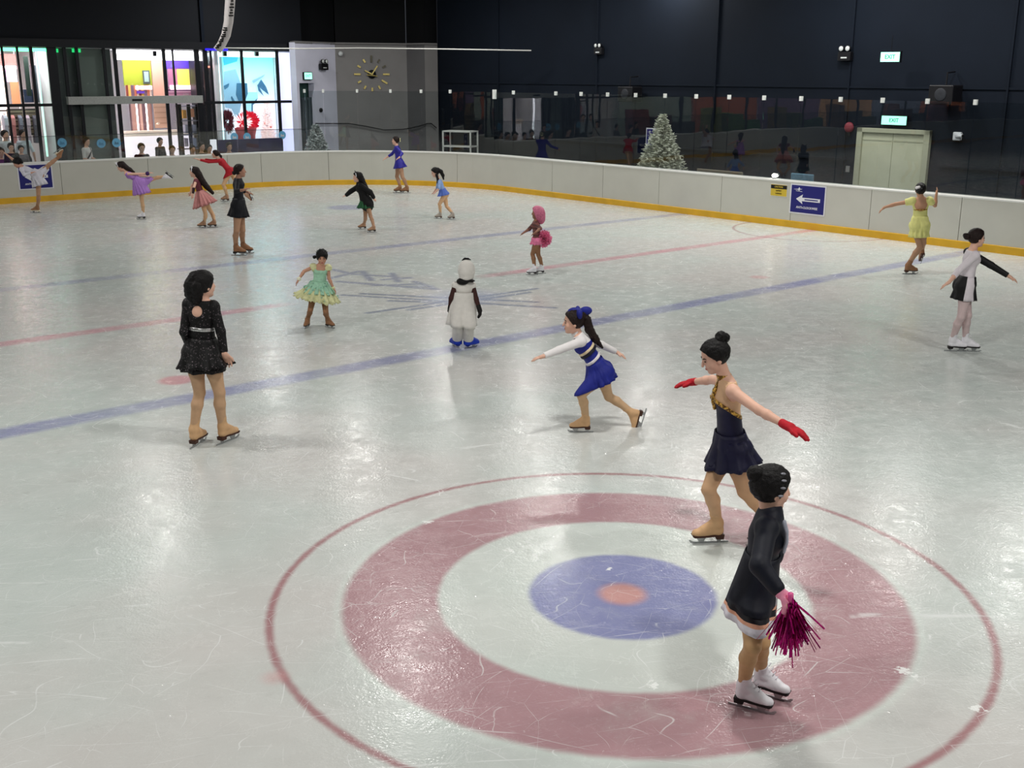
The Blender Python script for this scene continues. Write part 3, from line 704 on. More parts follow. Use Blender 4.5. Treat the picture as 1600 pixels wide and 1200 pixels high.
for par, l in ((w1, (A_MIN+.2, aB(7.3), aB(31), aB(52), aB(84))), (w2, (aB(84), aB(104), aB(123), aB(182), aB(258), aB(309))), (w3, (aB(315), aB(331), aB(379), aB(434), aB(463)))):
    for i in range(len(l)-1): MB().rbox(l[i]+.04, l[i+1]-.04, WB-.006, WB+.006, .02, 3.96).build('pane', M_pane, par)
for a in np.arange(-24, 6.5, 2.2): MB().rbox(a-.06, a+.06, WB-.025, WB+.025, 0, 3.98).build('mullion', M_frame, w4)
MB().rbox(A_MIN+.2, 6, WB-.05, WB+.05, .0, .1).build('sill', M_frame, w4)

# frosted grey-green leaves between the two shops
M_frost = mat('frosted_green_panel', (104, 116, 110), rough=.45, var=.05, vs=1.2)
M_frost2 = mat('frosted_dark_panel', (84, 92, 92), rough=.5, var=.05)
MB().rbox(aB(88), aB(104), WB+.1, WB+.2, 0, 3.95).build('fixed_panel', M_frost2, w2)
MB().rbox(aB(104), aB(123), WB+.2, WB+.25, 0, 3.95).build('fixed_panel', M_frost2, w2)
MB().rbox(aB(123), aB(167), WB+.1, WB+.2, 0, 3.95).build('fixed_panel', M_frost, w2)
MB().rbox(aB(167), aB(178), WB+.14, WB+.2, 0, 3.95).build('fixed_panel', M_frost2, w2)

for u0_, u1_ in ((77, 91), (112, 126)):  # two added glowing strips imitate green reflections on the glazing
    a0_, z1_ = onB(u0_, 76, WB+.05); a1_, z0_ = onB(u1_, 82, WB+.05)
    structure(MB().rbox(a0_, a1_, WB+.03, WB+.06, z0_, min(z1_, 3.95)).build('trim_8', mat('green_reflection_glow', (40, 190, 110), emit=(40, 200, 110), estr=1.)), 'small glowing strip standing in for a green reflection above the frosted panels')
# ================================================================== SHOPS
def pbox(b, u0, v0, u1, v1, dep=.05, mb=None):
    a0, zt = onB(u0, v0, b); a1, zb = onB(u1, v1, b)
    _, zt2 = onB((u0+u1)/2, v0, b); _, zb2 = onB((u0+u1)/2, v1, b)
    return (mb or MB()).rbox(a0, a1, b, b+dep, max(zb2, .01), zt2)
def litmat(n, c, e): return mat(n, c, rough=.6, emit=c, estr=e, var=.04, vs=4)  # colour glows: real light strips and brightly lit shop surfaces alike
M_shopw = mat('white_shop_wall', (236, 236, 240), rough=.5, var=.02)
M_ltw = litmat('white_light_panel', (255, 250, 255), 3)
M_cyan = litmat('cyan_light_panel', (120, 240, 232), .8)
BB = 35.6
# shells: partition walls and back walls
sh = MB()
aw = [aB(463)+.15, aB(345), aB(170), aB(84)]
for a in aw: sh.rbox(a-.06, a+.06, WB+.25, BB+.4, 0, 3.95)
sh.rbox(A_MIN+.2, aw[0], BB+.3, BB+.45, 0, 3.95)
structure(sh.build('wall_shops', M_shopw), 'white walls inside the shops')
structure(MB().rbox(A_MIN+.2, aw[0], WB+.12, BB+.5, 3.95, 4.1).build('ceiling.001', M_shopw), 'white ceiling of the shops')
def arealight(name, loc, size, power, col=(1, 1, 1), sy=None, rot=None):
    l = bpy.data.lights.new(name, 'AREA'); l.energy = power; l.color = col; l.size = size
    if sy: l.shape = 'RECTANGLE'; l.size_y = sy
    o = bpy.data.objects.new(name, l); C.objects.link(o); o.location = tuple(loc)
    o.rotation_euler = rot or (0, 0, THA); return o
for (u0, u1, pw, col) in ((2, 78, 26, (1, .93, .95)), (180, 310, 24, (1, .96, .95)), (338, 460, 30, (.82, .97, 1)),):
    a0, a1 = aB(u0), aB(u1); arealight('shop_light', RK((a0+a1)/2, 33.75, 3.9), a1-a0, pw, col, .6)
for a0 in (-20, -14, -8, -2, 4.): arealight('shop_light', RK(a0, 34.4, 3.9), 3, 40, (1, .8, .65), 1.6)

B1 = B2 = 34.25
# --- shop far left: clothes and posters
s1 = empty('shop_display', RK(9.5, B1), 'pink and white shop interior with hanging clothes behind the far left glazing', 'shop display')
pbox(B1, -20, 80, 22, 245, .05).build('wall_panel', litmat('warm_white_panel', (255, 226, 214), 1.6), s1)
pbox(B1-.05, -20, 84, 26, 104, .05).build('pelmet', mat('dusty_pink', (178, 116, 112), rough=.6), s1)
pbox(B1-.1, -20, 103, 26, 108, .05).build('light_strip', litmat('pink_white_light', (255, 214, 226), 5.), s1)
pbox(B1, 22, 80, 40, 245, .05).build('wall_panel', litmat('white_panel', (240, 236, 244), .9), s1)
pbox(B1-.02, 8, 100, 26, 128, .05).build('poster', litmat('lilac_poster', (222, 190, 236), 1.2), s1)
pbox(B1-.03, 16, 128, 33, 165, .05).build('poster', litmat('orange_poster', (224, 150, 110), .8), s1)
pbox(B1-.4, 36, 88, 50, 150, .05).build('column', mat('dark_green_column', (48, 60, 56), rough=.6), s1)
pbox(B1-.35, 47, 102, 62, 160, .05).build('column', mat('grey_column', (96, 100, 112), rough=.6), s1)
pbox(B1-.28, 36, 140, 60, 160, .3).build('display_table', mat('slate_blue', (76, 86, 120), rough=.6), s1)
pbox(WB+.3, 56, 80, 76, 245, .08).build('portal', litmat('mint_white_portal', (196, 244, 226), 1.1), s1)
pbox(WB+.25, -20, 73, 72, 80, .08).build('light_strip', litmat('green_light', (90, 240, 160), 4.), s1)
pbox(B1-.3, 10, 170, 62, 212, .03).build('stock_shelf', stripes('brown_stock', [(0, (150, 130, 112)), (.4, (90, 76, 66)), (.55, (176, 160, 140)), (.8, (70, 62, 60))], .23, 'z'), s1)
for i in range(6):
    u = -4+i*11.5; col = [(238, 240, 246), (220, 226, 240), (236, 160, 160), (150, 150, 168), (214, 190, 206), (120, 116, 130), (232, 228, 236), (190, 120, 140), (80, 76, 88)][i]
    a_, z_ = onB(u, 190, B1-.28); c_ = RK(a_, B1-.28, z_-.1)
    g = MB(); g.prism([c_+BX*x*.72+UZ*z for x, z in ((-.07, .28), (.07, .28), (.2, .2), (.24, 0), (.17, -.02), (.15, -.5), (-.15, -.5), (-.17, -.02), (-.24, 0), (-.2, .2))], AX, .1)
    o = g.build('hanging_shirt', mat('shirt_cloth', col, rough=.8)); MB().tube([c_+UZ*.28, c_+UZ*.34], .01, 6).build('hanger_hook', M_frame, o)
    setp(o, ['white', 'pale blue', 'coral', 'grey', 'pale lilac', 'dark grey', 'off-white', 'rose', 'charcoal'][i]+' shirt on a hanger in the far left shop', 'shirt', 'shirts hanging in the far left shop')
o = MB().tube([RK(onB(-6, 170, B1-1.)[0], B1-.28, onB(28, 175, B1-1.)[1]+.02), RK(onB(62, 170, B1-1.)[0], B1-.28, onB(28, 175, B1-1.)[1]+.02)], .02, 8).build('clothes_rail', M_frame); setp(o, 'thin clothes rail carrying shirts in the far left shop', 'rail')

# --- shop behind the sliding entrance
s2 = empty('shop_display', RK(13.5, B2), 'bright shop interior with yellow wall, picture and striped sweets behind the sliding entrance', 'shop display')
pbox(WB+.35, 178, 80, 194, 245, .1).build('portal', litmat('white_portal', (246, 246, 255), 4.), s2)  # frame glows extra bright to strengthen its mirror image in the glass
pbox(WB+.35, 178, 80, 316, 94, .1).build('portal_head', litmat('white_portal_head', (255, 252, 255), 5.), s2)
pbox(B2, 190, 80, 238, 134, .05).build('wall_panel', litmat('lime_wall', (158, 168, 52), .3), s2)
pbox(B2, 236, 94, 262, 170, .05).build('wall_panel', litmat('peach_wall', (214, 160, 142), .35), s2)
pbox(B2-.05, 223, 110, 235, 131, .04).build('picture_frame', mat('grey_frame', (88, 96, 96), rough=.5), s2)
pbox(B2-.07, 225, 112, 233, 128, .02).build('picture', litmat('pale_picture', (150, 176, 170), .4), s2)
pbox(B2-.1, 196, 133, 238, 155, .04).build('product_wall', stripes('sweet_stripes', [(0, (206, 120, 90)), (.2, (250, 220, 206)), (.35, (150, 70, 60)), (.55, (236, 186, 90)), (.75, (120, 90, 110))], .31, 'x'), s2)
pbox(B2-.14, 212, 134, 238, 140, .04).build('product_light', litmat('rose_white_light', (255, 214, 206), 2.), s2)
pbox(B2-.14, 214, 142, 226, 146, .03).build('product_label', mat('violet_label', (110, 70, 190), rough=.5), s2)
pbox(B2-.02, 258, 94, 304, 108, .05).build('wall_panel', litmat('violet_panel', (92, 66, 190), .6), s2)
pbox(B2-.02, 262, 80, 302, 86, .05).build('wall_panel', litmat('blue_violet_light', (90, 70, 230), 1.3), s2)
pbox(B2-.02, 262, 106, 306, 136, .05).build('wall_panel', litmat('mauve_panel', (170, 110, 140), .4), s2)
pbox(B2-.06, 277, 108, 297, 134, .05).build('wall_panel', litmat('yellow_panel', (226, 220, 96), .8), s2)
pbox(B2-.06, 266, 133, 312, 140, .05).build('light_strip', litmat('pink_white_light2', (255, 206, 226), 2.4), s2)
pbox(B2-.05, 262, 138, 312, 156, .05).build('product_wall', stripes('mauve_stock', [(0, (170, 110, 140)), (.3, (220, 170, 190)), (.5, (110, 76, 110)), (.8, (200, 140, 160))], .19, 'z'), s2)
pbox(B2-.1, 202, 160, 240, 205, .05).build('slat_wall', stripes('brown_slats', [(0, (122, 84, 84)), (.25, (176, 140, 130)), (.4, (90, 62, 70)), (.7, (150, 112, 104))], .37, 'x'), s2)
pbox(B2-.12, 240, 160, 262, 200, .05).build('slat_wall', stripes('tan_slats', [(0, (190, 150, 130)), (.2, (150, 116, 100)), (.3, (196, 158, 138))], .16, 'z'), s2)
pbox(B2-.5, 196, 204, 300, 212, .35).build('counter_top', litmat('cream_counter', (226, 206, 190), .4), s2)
pbox(B2-.45, 196, 212, 300, 245, .25).build('counter', litmat('counter_front', (232, 220, 226), 1.1), s2)  # counter is no lamp; its glow brightens the mirrored shop
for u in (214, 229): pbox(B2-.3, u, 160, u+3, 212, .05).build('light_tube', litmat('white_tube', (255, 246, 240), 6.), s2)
sf = empty('stock_shelf', RK(15.2, B2-.5), 'grey wire shelf with baskets behind the right half of the sliding entrance', 'shelf')
for v in (165, 188, 210, 232): pbox(WB+.5, 283, v, 312, v+1.5, .5).build('shelf', mat('grey_wire', (150, 150, 170), rough=.5), sf)
for u in (283, 297, 310): pbox(WB+.5, u, 163, u+1, 245, .04).build('post', M_frame, sf)
for i, (u, v, cc) in enumerate(((284, 170, (226, 170, 90)), (296, 168, (210, 150, 120)), (288, 193, (196, 200, 220)), (300, 193, (180, 186, 214)), (287, 214, (226, 210, 226)), (300, 214, (160, 170, 210)))):
    o = pbox(WB+.55, u+1, v+2, u+8, v+15, .25).build('stock_basket', mat('basket_plastic', cc, rough=.5)); setp(o, ['orange', 'tan', 'pale grey', 'bluish grey', 'pale pink', 'blue'][i]+' basket on the grey wire shelf', 'basket', 'baskets on the wire shelf')
colm = MB().rbox(aB(318), aB(342)-.1, WB+.5, WB+1., 0, 3.95); structure(colm.build('wall_column', mat('dark_marble', (44, 44, 50), rough=.4, var=.4, vs=3)), 'dark column between the two bright shops')
pbox(WB+.45, 322, 103, 337, 106, .03).build('trim_5', litmat('red_neon', (236, 130, 110), 2.))['kind'] = 'structure'
# --- display front: big turquoise wing picture, red flowers, pale tree
M_turq = bpy.data.materials.new('turquoise_picture'); M_turq.use_nodes = True
nt = M_turq.node_tree; pp = nt.nodes['Principled BSDF']; tc = nt.nodes.new('ShaderNodeTexCoord'); sx = nt.nodes.new('ShaderNodeSeparateXYZ'); nt.links.new(tc.outputs['Generated'], sx.inputs[0])
rp = nt.nodes.new('ShaderNodeValToRGB'); rp.color_ramp.elements[0].color = lin((214, 228, 240))+(1,); rp.color_ramp.elements[1].color = lin((116, 226, 212))+(1,); rp.color_ramp.elements[0].position = .45; rp.color_ramp.elements[1].position = .95
nt.links.new(sx.outputs[2], rp.inputs[0]); nt.links.new(rp.outputs[0], pp.inputs['Base Color']); nt.links.new(rp.outputs[0], pp.inputs['Emission Color']); pp.inputs['Emission Strength'].default_value = .55
wd = empty('window_picture', RK(17, 34.6), 'tall backlit turquoise and white picture of abstract wings in the display front', 'picture')
BP = 34.6
pbox(BP, 347, 86, 433, 222, .06).build('picture_panel', M_turq, wd)
def pshape(pts, m, off):
    P = [RK(onB(u, v, BP-off)[0], BP-off, onB(u, v, BP-off)[1]) for u, v in pts]
    return MB().prism(P, BX, .015).build('picture_shape', m, wd)
M_s1 = litmat('steel_blue', (128, 168, 190), .35); M_s2 = litmat('deep_blue', (54, 100, 128), .3); M_s3 = litmat('pale_blue', (150, 204, 220), .45); M_s4 = litmat('bright_blue', (50, 150, 226), .7)
pshape([(348, 86), (373, 86), (370, 96), (350, 102)], M_s4, .03)
pshape([(350, 112), (368, 108), (376, 130), (377, 160), (372, 190), (362, 170), (352, 168), (349, 140)], M_s1, .03)
pshape([(370, 130), (386, 130), (387, 146), (382, 160), (374, 160), (369, 148)], M_s2, .05)
pshape([(383, 158), (388, 144), (402, 144), (403, 154), (394, 162), (393, 186), (385, 186)], M_s3, .05)
pshape([(402, 132), (405, 136), (412, 150), (404, 142)], M_s2, .06)
pshape([(402, 134), (420, 148), (416, 136), (408, 124)], M_s2, .045)
pshape([(394, 126), (414, 116), (411, 120), (396, 130)], M_s1, .05)
pshape([(393, 162), (402, 154), (400, 160), (395, 164), (395, 186), (393, 186)], M_s2, .06)
pshape([(350, 134), (358, 130), (357, 136), (351, 140)], M_s2, .05)
pshape([(362, 150), (367, 158), (364, 160), (361, 153)], M_s2, .05)
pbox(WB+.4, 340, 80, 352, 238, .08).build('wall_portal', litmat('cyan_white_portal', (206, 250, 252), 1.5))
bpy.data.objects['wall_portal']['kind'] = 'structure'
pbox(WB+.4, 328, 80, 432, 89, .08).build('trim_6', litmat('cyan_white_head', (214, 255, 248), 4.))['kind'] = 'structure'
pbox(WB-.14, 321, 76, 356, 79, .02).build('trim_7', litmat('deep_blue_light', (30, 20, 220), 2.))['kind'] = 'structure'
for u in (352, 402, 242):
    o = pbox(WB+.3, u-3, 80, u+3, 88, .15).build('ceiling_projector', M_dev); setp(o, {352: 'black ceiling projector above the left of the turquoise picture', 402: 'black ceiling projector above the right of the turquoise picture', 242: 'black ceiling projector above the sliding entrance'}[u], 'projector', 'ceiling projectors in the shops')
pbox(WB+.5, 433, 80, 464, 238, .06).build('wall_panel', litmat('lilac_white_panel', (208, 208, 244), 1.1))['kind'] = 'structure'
def cluster(name, c, rx, rz, n, m, par, seed, L=.12, wd_=.03):
    rg = np.random.RandomState(seed); mb = MB()
    for i in range(n):
        d = nrm(rg.normal(size=3)*[1, .7, 1]+[0, 0, .2]); p0 = c+d*[rx*.5, rx*.4, rz*.5]*rg.uniform(.3, 1); p1 = c+d*[rx, rx*.7, rz]; t = nrm(np.cross(d, rg.normal(size=3)))*wd_
        mb.add([p0-t*.4, p0+t*.4, (p0+p1)/2+t, p1, (p0+p1)/2-t], [(0, 1, 2, 3, 4)])
    return mb.build(name, m, par)
fa = RK(onB(384, 205, 34.)[0], 34., 0)
r = empty('flower_arrangement', fa, 'round bunch of red and white flowers in a red pot in the display front', 'flowers')
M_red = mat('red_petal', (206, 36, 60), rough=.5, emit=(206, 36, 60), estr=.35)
cz = onB(388, 192, 34.)[1]
cluster('blooms', RK(onB(388, 190, 34.)[0], 34., cz+.05), .40, .36, 260, M_red, r, 3, wd_=.05)
cluster('white_sprigs', RK(onB(376, 188, 34.)[0], 33.9, cz+.02), .36, .34, 60, litmat('white_petal', (250, 236, 240), .6), r, 4, wd_=.02)
MB().lathe(fa, [(.25, 0), (.3, cz-.4), (.36, cz-.15), (.1, cz-.1)], 18).build('pot', mat('red_pot', (190, 60, 70), rough=.4), r, True)
fb = RK(onB(355, 205, 34.2)[0], 34.2, 0)
r = empty('flower_arrangement', fb, 'dark crimson plant left of the red flowers in the display front', 'flowers')
cluster('leaves', RK(onB(356, 190, 34.2)[0], 34.2, onB(360, 190, 34.2)[1]), .24, .42, 160, mat('crimson_leaf', (96, 30, 44), rough=.6), r, 5, wd_=.03)
MB().lathe(fb, [(.15, 0), (.18, .8), (.1, .82)], 14).build('pot', M_dev, r, True)

# white artificial trees ------------------------------------------------
def tree(base, H, Rr, label, m_needle, seed, n_tier=36, ornaments=None):
    rg = np.random.RandomState(seed); r = empty('christmas_tree', base, label, 'tree', 'white artificial trees')
    base = np.array(base, float)
    MB().tube([base, base+UZ*H*.97], [.04, .008], 8).build('trunk', mat('tree_trunk', (96, 92, 84), rough=.8), r)
    MB().lathe(base, [(.25, 0), (.25, .02), (.05, .06)], 14).build('stand', M_frame, r)
    mb = MB(); wood = MB()
    for ti in range(n_tier):
        f = ti/(n_tier-1); z = .25+(H-.3)*f; R1 = Rr*(1-f)**.85+.05; nb = int(15*(1-f)+6)
        for j in range(nb):
            t = 2*math.pi*(j+rg.uniform(-.3, .3))/nb+ti*.7; L = R1*rg.uniform(.8, 1.08); d = np.array([math.cos(t), math.sin(t), 0.])
            p0 = base+UZ*(z+.02); p1 = p0+d*L*.6-UZ*.05*L; p2 = p0+d*L+UZ*.10*L
            wood.tube([p0, p1, p2], [.008, .006, .003], 4, False)
            ns = max(8, int(L/.027))
            for k in range(ns):
                q = (k+1)/ns; c = p0*(1-q)**2+2*p1*q*(1-q)+p2*q*q
                for sd in (-1, 1):
                    s_ = np.cross(d, UZ)*sd; dv = nrm(d*.8+s_*rg.uniform(.5, 1.1)+UZ*rg.uniform(-.5, .7)); l = rg.uniform(.07, .13)*(1-.35*f); w_ = nrm(np.cross(dv, rg.normal(size=3)))*.022
                    mb.add([c-w_, c+w_, c+dv*l+w_*.2, c+dv*l-w_*.2], [(0, 1, 2, 3)])
    mb.build('needles', m_needle, r); wood.build('branches', mat('pale_branch', (150, 150, 140), rough=.8), r)
    if ornaments:
        for i in range(26):
            f = rg.uniform(.05, .9); t = rg.uniform(0, 6.28); R1 = Rr*(1-f)**.85*.95; c = base+UZ*(.25+(H-.3)*f)+np.array([math.cos(t), math.sin(t), 0])*R1
            MB().lathe(c-UZ*.035, [(.002, 0), (.03, .01), (.04, .035), (.03, .06), (.002, .07)], 8).build('bauble', ornaments[i % len(ornaments)], r, True)
    return r
M_ndl = mat('frosted_white_needles', (206, 208, 192), rough=.7, var=.15, vs=8)
g = W(1036, 275, 1.); b_, zt = onA(1036, 178, 21.9)
tree(RK(21.9, b_, 0), zt, .74, 'frosted white artificial tree behind the glass of the right barrier', M_ndl, 11)
pt = W(493, 194, 35.6); tree(np.array([pt[0], pt[1], 0]), pt[2], .5, 'frosted pale artificial tree in front of the pale lilac wall', mat('frosted_needles_pale', (190, 196, 196), rough=.7, var=.15, vs=8), 12)
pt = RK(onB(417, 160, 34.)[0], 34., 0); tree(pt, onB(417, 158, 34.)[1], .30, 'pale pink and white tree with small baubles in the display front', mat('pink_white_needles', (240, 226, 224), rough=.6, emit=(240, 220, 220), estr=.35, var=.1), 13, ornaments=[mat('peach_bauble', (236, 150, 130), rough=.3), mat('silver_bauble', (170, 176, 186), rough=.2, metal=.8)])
# navy counter screen and white box in front of the display front
o = pbox(BW+1.6, 341, 217, 443, 262, .08).build('counter_screen', mat('navy_screen', (42, 38, 78), rough=.5, var=.3, vs=2)); setp(o, 'long navy counter screen behind the left barrier in front of the display', 'screen')
o = pbox(BW+1.5, 330, 218, 341, 262, .1).build('menu_board', litmat('white_board_light', (236, 236, 246), .5)); setp(o, 'small white upright board left of the navy counter screen', 'board')
# round blue stickers on the shop glass
for i, (u, v) in enumerate(((97, 223), (158, 224), (182, 223), (366, 214), (386, 214), (441, 211))):
    a_, z_ = onB(u, v, WB-.07); c_ = RK(a_, WB-.07, z_)
    r = empty('round_sticker', c_, 'round blue sticker on the glass '+['at the left edge of the green panels', 'in the middle of the green panels', 'where the white portal begins', 'under the crimson plant', 'under the red flowers', 'right of the pale pink tree'][i], 'sticker', 'round blue stickers on the shop glass')
    MB().lathe(c_, [(.13, 0), (.13, .006)], 24, -BX).build('disc', mat('sticker_blue', (90, 156, 190) if i > 1 else (70, 110, 130), rough=.4, emit=(90, 160, 200), estr=.25), r)
    MB().prism([c_-BX*.01+AX*x+UZ*z for x, z in ((-.07, -.05), (.07, -.05), (.05, .02), (0, .0), (-.05, .05))], BX, .006).build('symbol', M_white if i > 2 else M_s2, r)
# shops outside the view on the left (seen only mirrored in the barrier glass)
cols = [(180, 110, 80), (120, 130, 150), (190, 150, 110), (110, 90, 120), (160, 90, 60), (130, 140, 130)]
for i in range(6):
    a0 = -24+i*5; q = empty('shop_display', RK(a0+2, BB), ['warm brown', 'slate', 'tan', 'mauve', 'rust', 'sage'][i]+' shop interior far to the left, seen only as a reflection', 'shop display')
    MB().rbox(a0, a0+4.7, BB, BB+.1, 0, 3.2).build('wall_panel', litmat('shop_wall', cols[i], .5), q)
    MB().rbox(a0, a0+4.7, BB-.1, BB, 3.2, 3.5).build('light_strip', litmat('shop_strip', (230, 240, 255), 2.5 if i % 2 else .6), q)
    for k in range(3): MB().rbox(a0+.4+k*1.5, a0+1.5+k*1.5, BB-.6, BB-.2, .0, 1.2+.3*k).build('display_stand', mat('stand', (90+30*k, 80+20*i % 90, 90), rough=.6), q)

# ------------------------------------------------------------------ hanging curved banner
M_ban = mat('banner_vinyl', (206, 200, 200), rough=.5, var=.06)
YB = 24.
path = [(362, -60), (361, -20), (359, 10), (357, 35), (353, 55), (346, 70), (339, 79)]
wid = [8, 8, 8, 7.5, 7.5, 7, 7]
r = empty('hanging_banner', W(359, -60, YB), 'curved white banner hanging from the ceiling above the left shops', 'banner')
vs = []; 
for i, (u, v) in enumerate(path):
    a = np.array(path[max(i-1, 0)], float); b = np.array(path[min(i+1, len(path)-1)], float); t = (b-a)/np.linalg.norm(b-a); n_ = np.array([t[1], -t[0]])*wid[i]
    for s_, dy in ((1, 0.), (.4, -.09), (-.4, -.09), (-1, 0.), (-.4, .09), (.4, .09)): vs.append(W(u-n_[0]*s_, v-n_[1]*s_, YB+dy))
mb = MB(); mb.add(vs, [(i*6+j, i*6+(j+1) % 6, (i+1)*6+(j+1) % 6, (i+1)*6+j) for i in range(len(path)-1) for j in range(6)]+[tuple(range(6)), tuple(6*(len(path)-1)+j for j in range(6))])
mb.build('banner_body', M_ban, r, True)
mk = MB()
for i in range(26):
    if 8 < i < 13: continue
    f = i/25*4.3+1.2; k = int(f); f -= k
    if k >= len(path)-1: break
    u = path[k][0]*(1-f)+path[k+1][0]*f; v = path[k][1]*(1-f)+path[k+1][1]*f; sgn = 3.2 if i < 9 else -3.2
    c = W(u+sgn, v, YB-.1); mk.box(c, rt, np.array([0, 1., 0]), UZ, .025+.012*(i % 3), .006, .014)
mk.build('lettering', M_blk, r)

# ------------------------------------------------------------------ ceiling lamps (out of view: ones mirrored in the ice, then added fill)
M_lamp = mat('lamp_housing', (200, 200, 200), rough=.4)
# first the lamps that stand mirrored in the ice
LZ = 6.35
LAMPS = []
for u, v in ((432, 608), (690, 612), (825, 655), (1005, 660), (1090, 775), (1245, 772), (1400, 850), (1585, 905), (40, 640), (560, 720), (860, 830), (250, 820), (1180, 980), (640, 1050)):
    g = G(u, v)*(LZ+CAM_H)/CAM_H; LAMPS.append((float(g[0]), float(g[1])))
NV = len(LAMPS)
LAMPS += [(-17, 24), (-15, 15), (-12, 7), (-6.5, 9.5), (-5, 3), (1, 8), (3, 2), (7.5, 7.5), (9.5, 3)]  # fill lamps added to brighten the ice without showing mirrored in view
for i, (x, y) in enumerate(LAMPS):
    en = 100 if i < NV else 150
    if i >= NV: pass
    q = empty('ceiling_lamp', (x, y, LZ), 'round high ceiling lamp over the ice, outside the view', 'lamp', 'high ceiling lamps')
    MB().lathe((x, y, LZ), [(.35, 0), (.36, .1), (.2, .3), (.05, .35), (.03, .9)], 20).build('housing', M_lamp, q, True)
    l = bpy.data.lights.new('lamp_light', 'AREA'); l.shape = 'DISK'; l.size = .6; l.energy = en; l.color = (1., .985, .94)
    o = bpy.data.objects.new('lamp_light', l); C.objects.link(o); o.location = (x, y, LZ-.03)
w = bpy.data.worlds.new('world'); sc.world = w; w.use_nodes = True
w.node_tree.nodes['Background'].inputs[0].default_value = (.55, .6, .7, 1); w.node_tree.nodes['Background'].inputs[1].default_value = .05
sc.view_settings.view_transform = 'Standard'; sc.view_settings.look = 'None'; sc.view_settings.exposure = .33; sc.view_settings.gamma = 1.
# ================================================================== PEOPLE
SKIN = mat('skin_tone', (224, 178, 156), rough=.55, var=.04, vs=12)
SKIN_D = mat('tanned_skin_tone', (150, 104, 84), rough=.55, var=.05, vs=12)
TAN = mat('tan_tights', (216, 174, 134), rough=.6, var=.03, vs=20)
TAN_D = mat('brown_tan_tights', (176, 136, 108), rough=.6, var=.03, vs=20)
TAN_B = mat('tan_boot_cover', (216, 174, 130), rough=.6, var=.04, vs=20)
TAN_BD = mat('brown_boot_cover', (150, 108, 78), rough=.6, var=.04, vs=20)
WBOOT = mat('white_leather', (236, 234, 240), rough=.45, var=.03)
BLADE = mat('steel_blade', (176, 178, 180), rough=.3, metal=.8)
SOLE = mat('brown_sole', (70, 42, 32), rough=.5)
SOLE_K = mat('black_sole', (30, 26, 26), rough=.5)
HAIR = mat('black_hair', (14, 11, 12), rough=.5, var=.4, vs=60, bump=.5, bs=140, spec=.22)
HAIR_B = mat('dark_brown_hair', (32, 20, 18), rough=.5, var=.4, vs=60, bump=.5, bs=140, spec=.22)
EYE = mat('dark_eye', (24, 16, 14), rough=.2); LIP = mat('lips', (178, 84, 84), rough=.4)
EYEW = mat('eye_white', (226, 220, 216), rough=.3)

def hand_field(f, wr, dirv, nv, side, sc_, infl=0., curl=.25):
    """palm, five fingers; dirv along the hand, nv out of the palm, side towards the thumb"""
    d = nrm(dirv); n = nrm(nv-d*(np.array(nv)@d)); s = nrm(np.cross(d, n)); s = s if s@side > 0 else -s
    P = lambda a, b, c=0.: wr+(d*a+s*b+n*c)*sc_
    r = lambda x: x*sc_+infl
    f.cone(P(-.01, 0), P(.03, 0), r(.022), r(.026), .012*sc_)
    f.cone(P(.02, .006), P(.078, .006), r(.030), r(.036), .012*sc_, (n, .45))
    for b, L, a0 in ((.030, .066, .080), (.010, .076, .084), (-.010, .070, .081), (-.029, .054, .074)):
        e = P(a0+L*.5, b*1.12, L*.5*curl); t = P(a0+L*.93, b*1.18, L*curl*1.3)
        f.chain([P(a0-.012, b), e, t], [r(.0098), r(.0086), r(.0072)], .005*sc_)
    f.chain([P(.018, .024), P(.052, .052, .008), P(.082, .062, .014)], [r(.013), r(.0105), r(.0085)], .008*sc_)

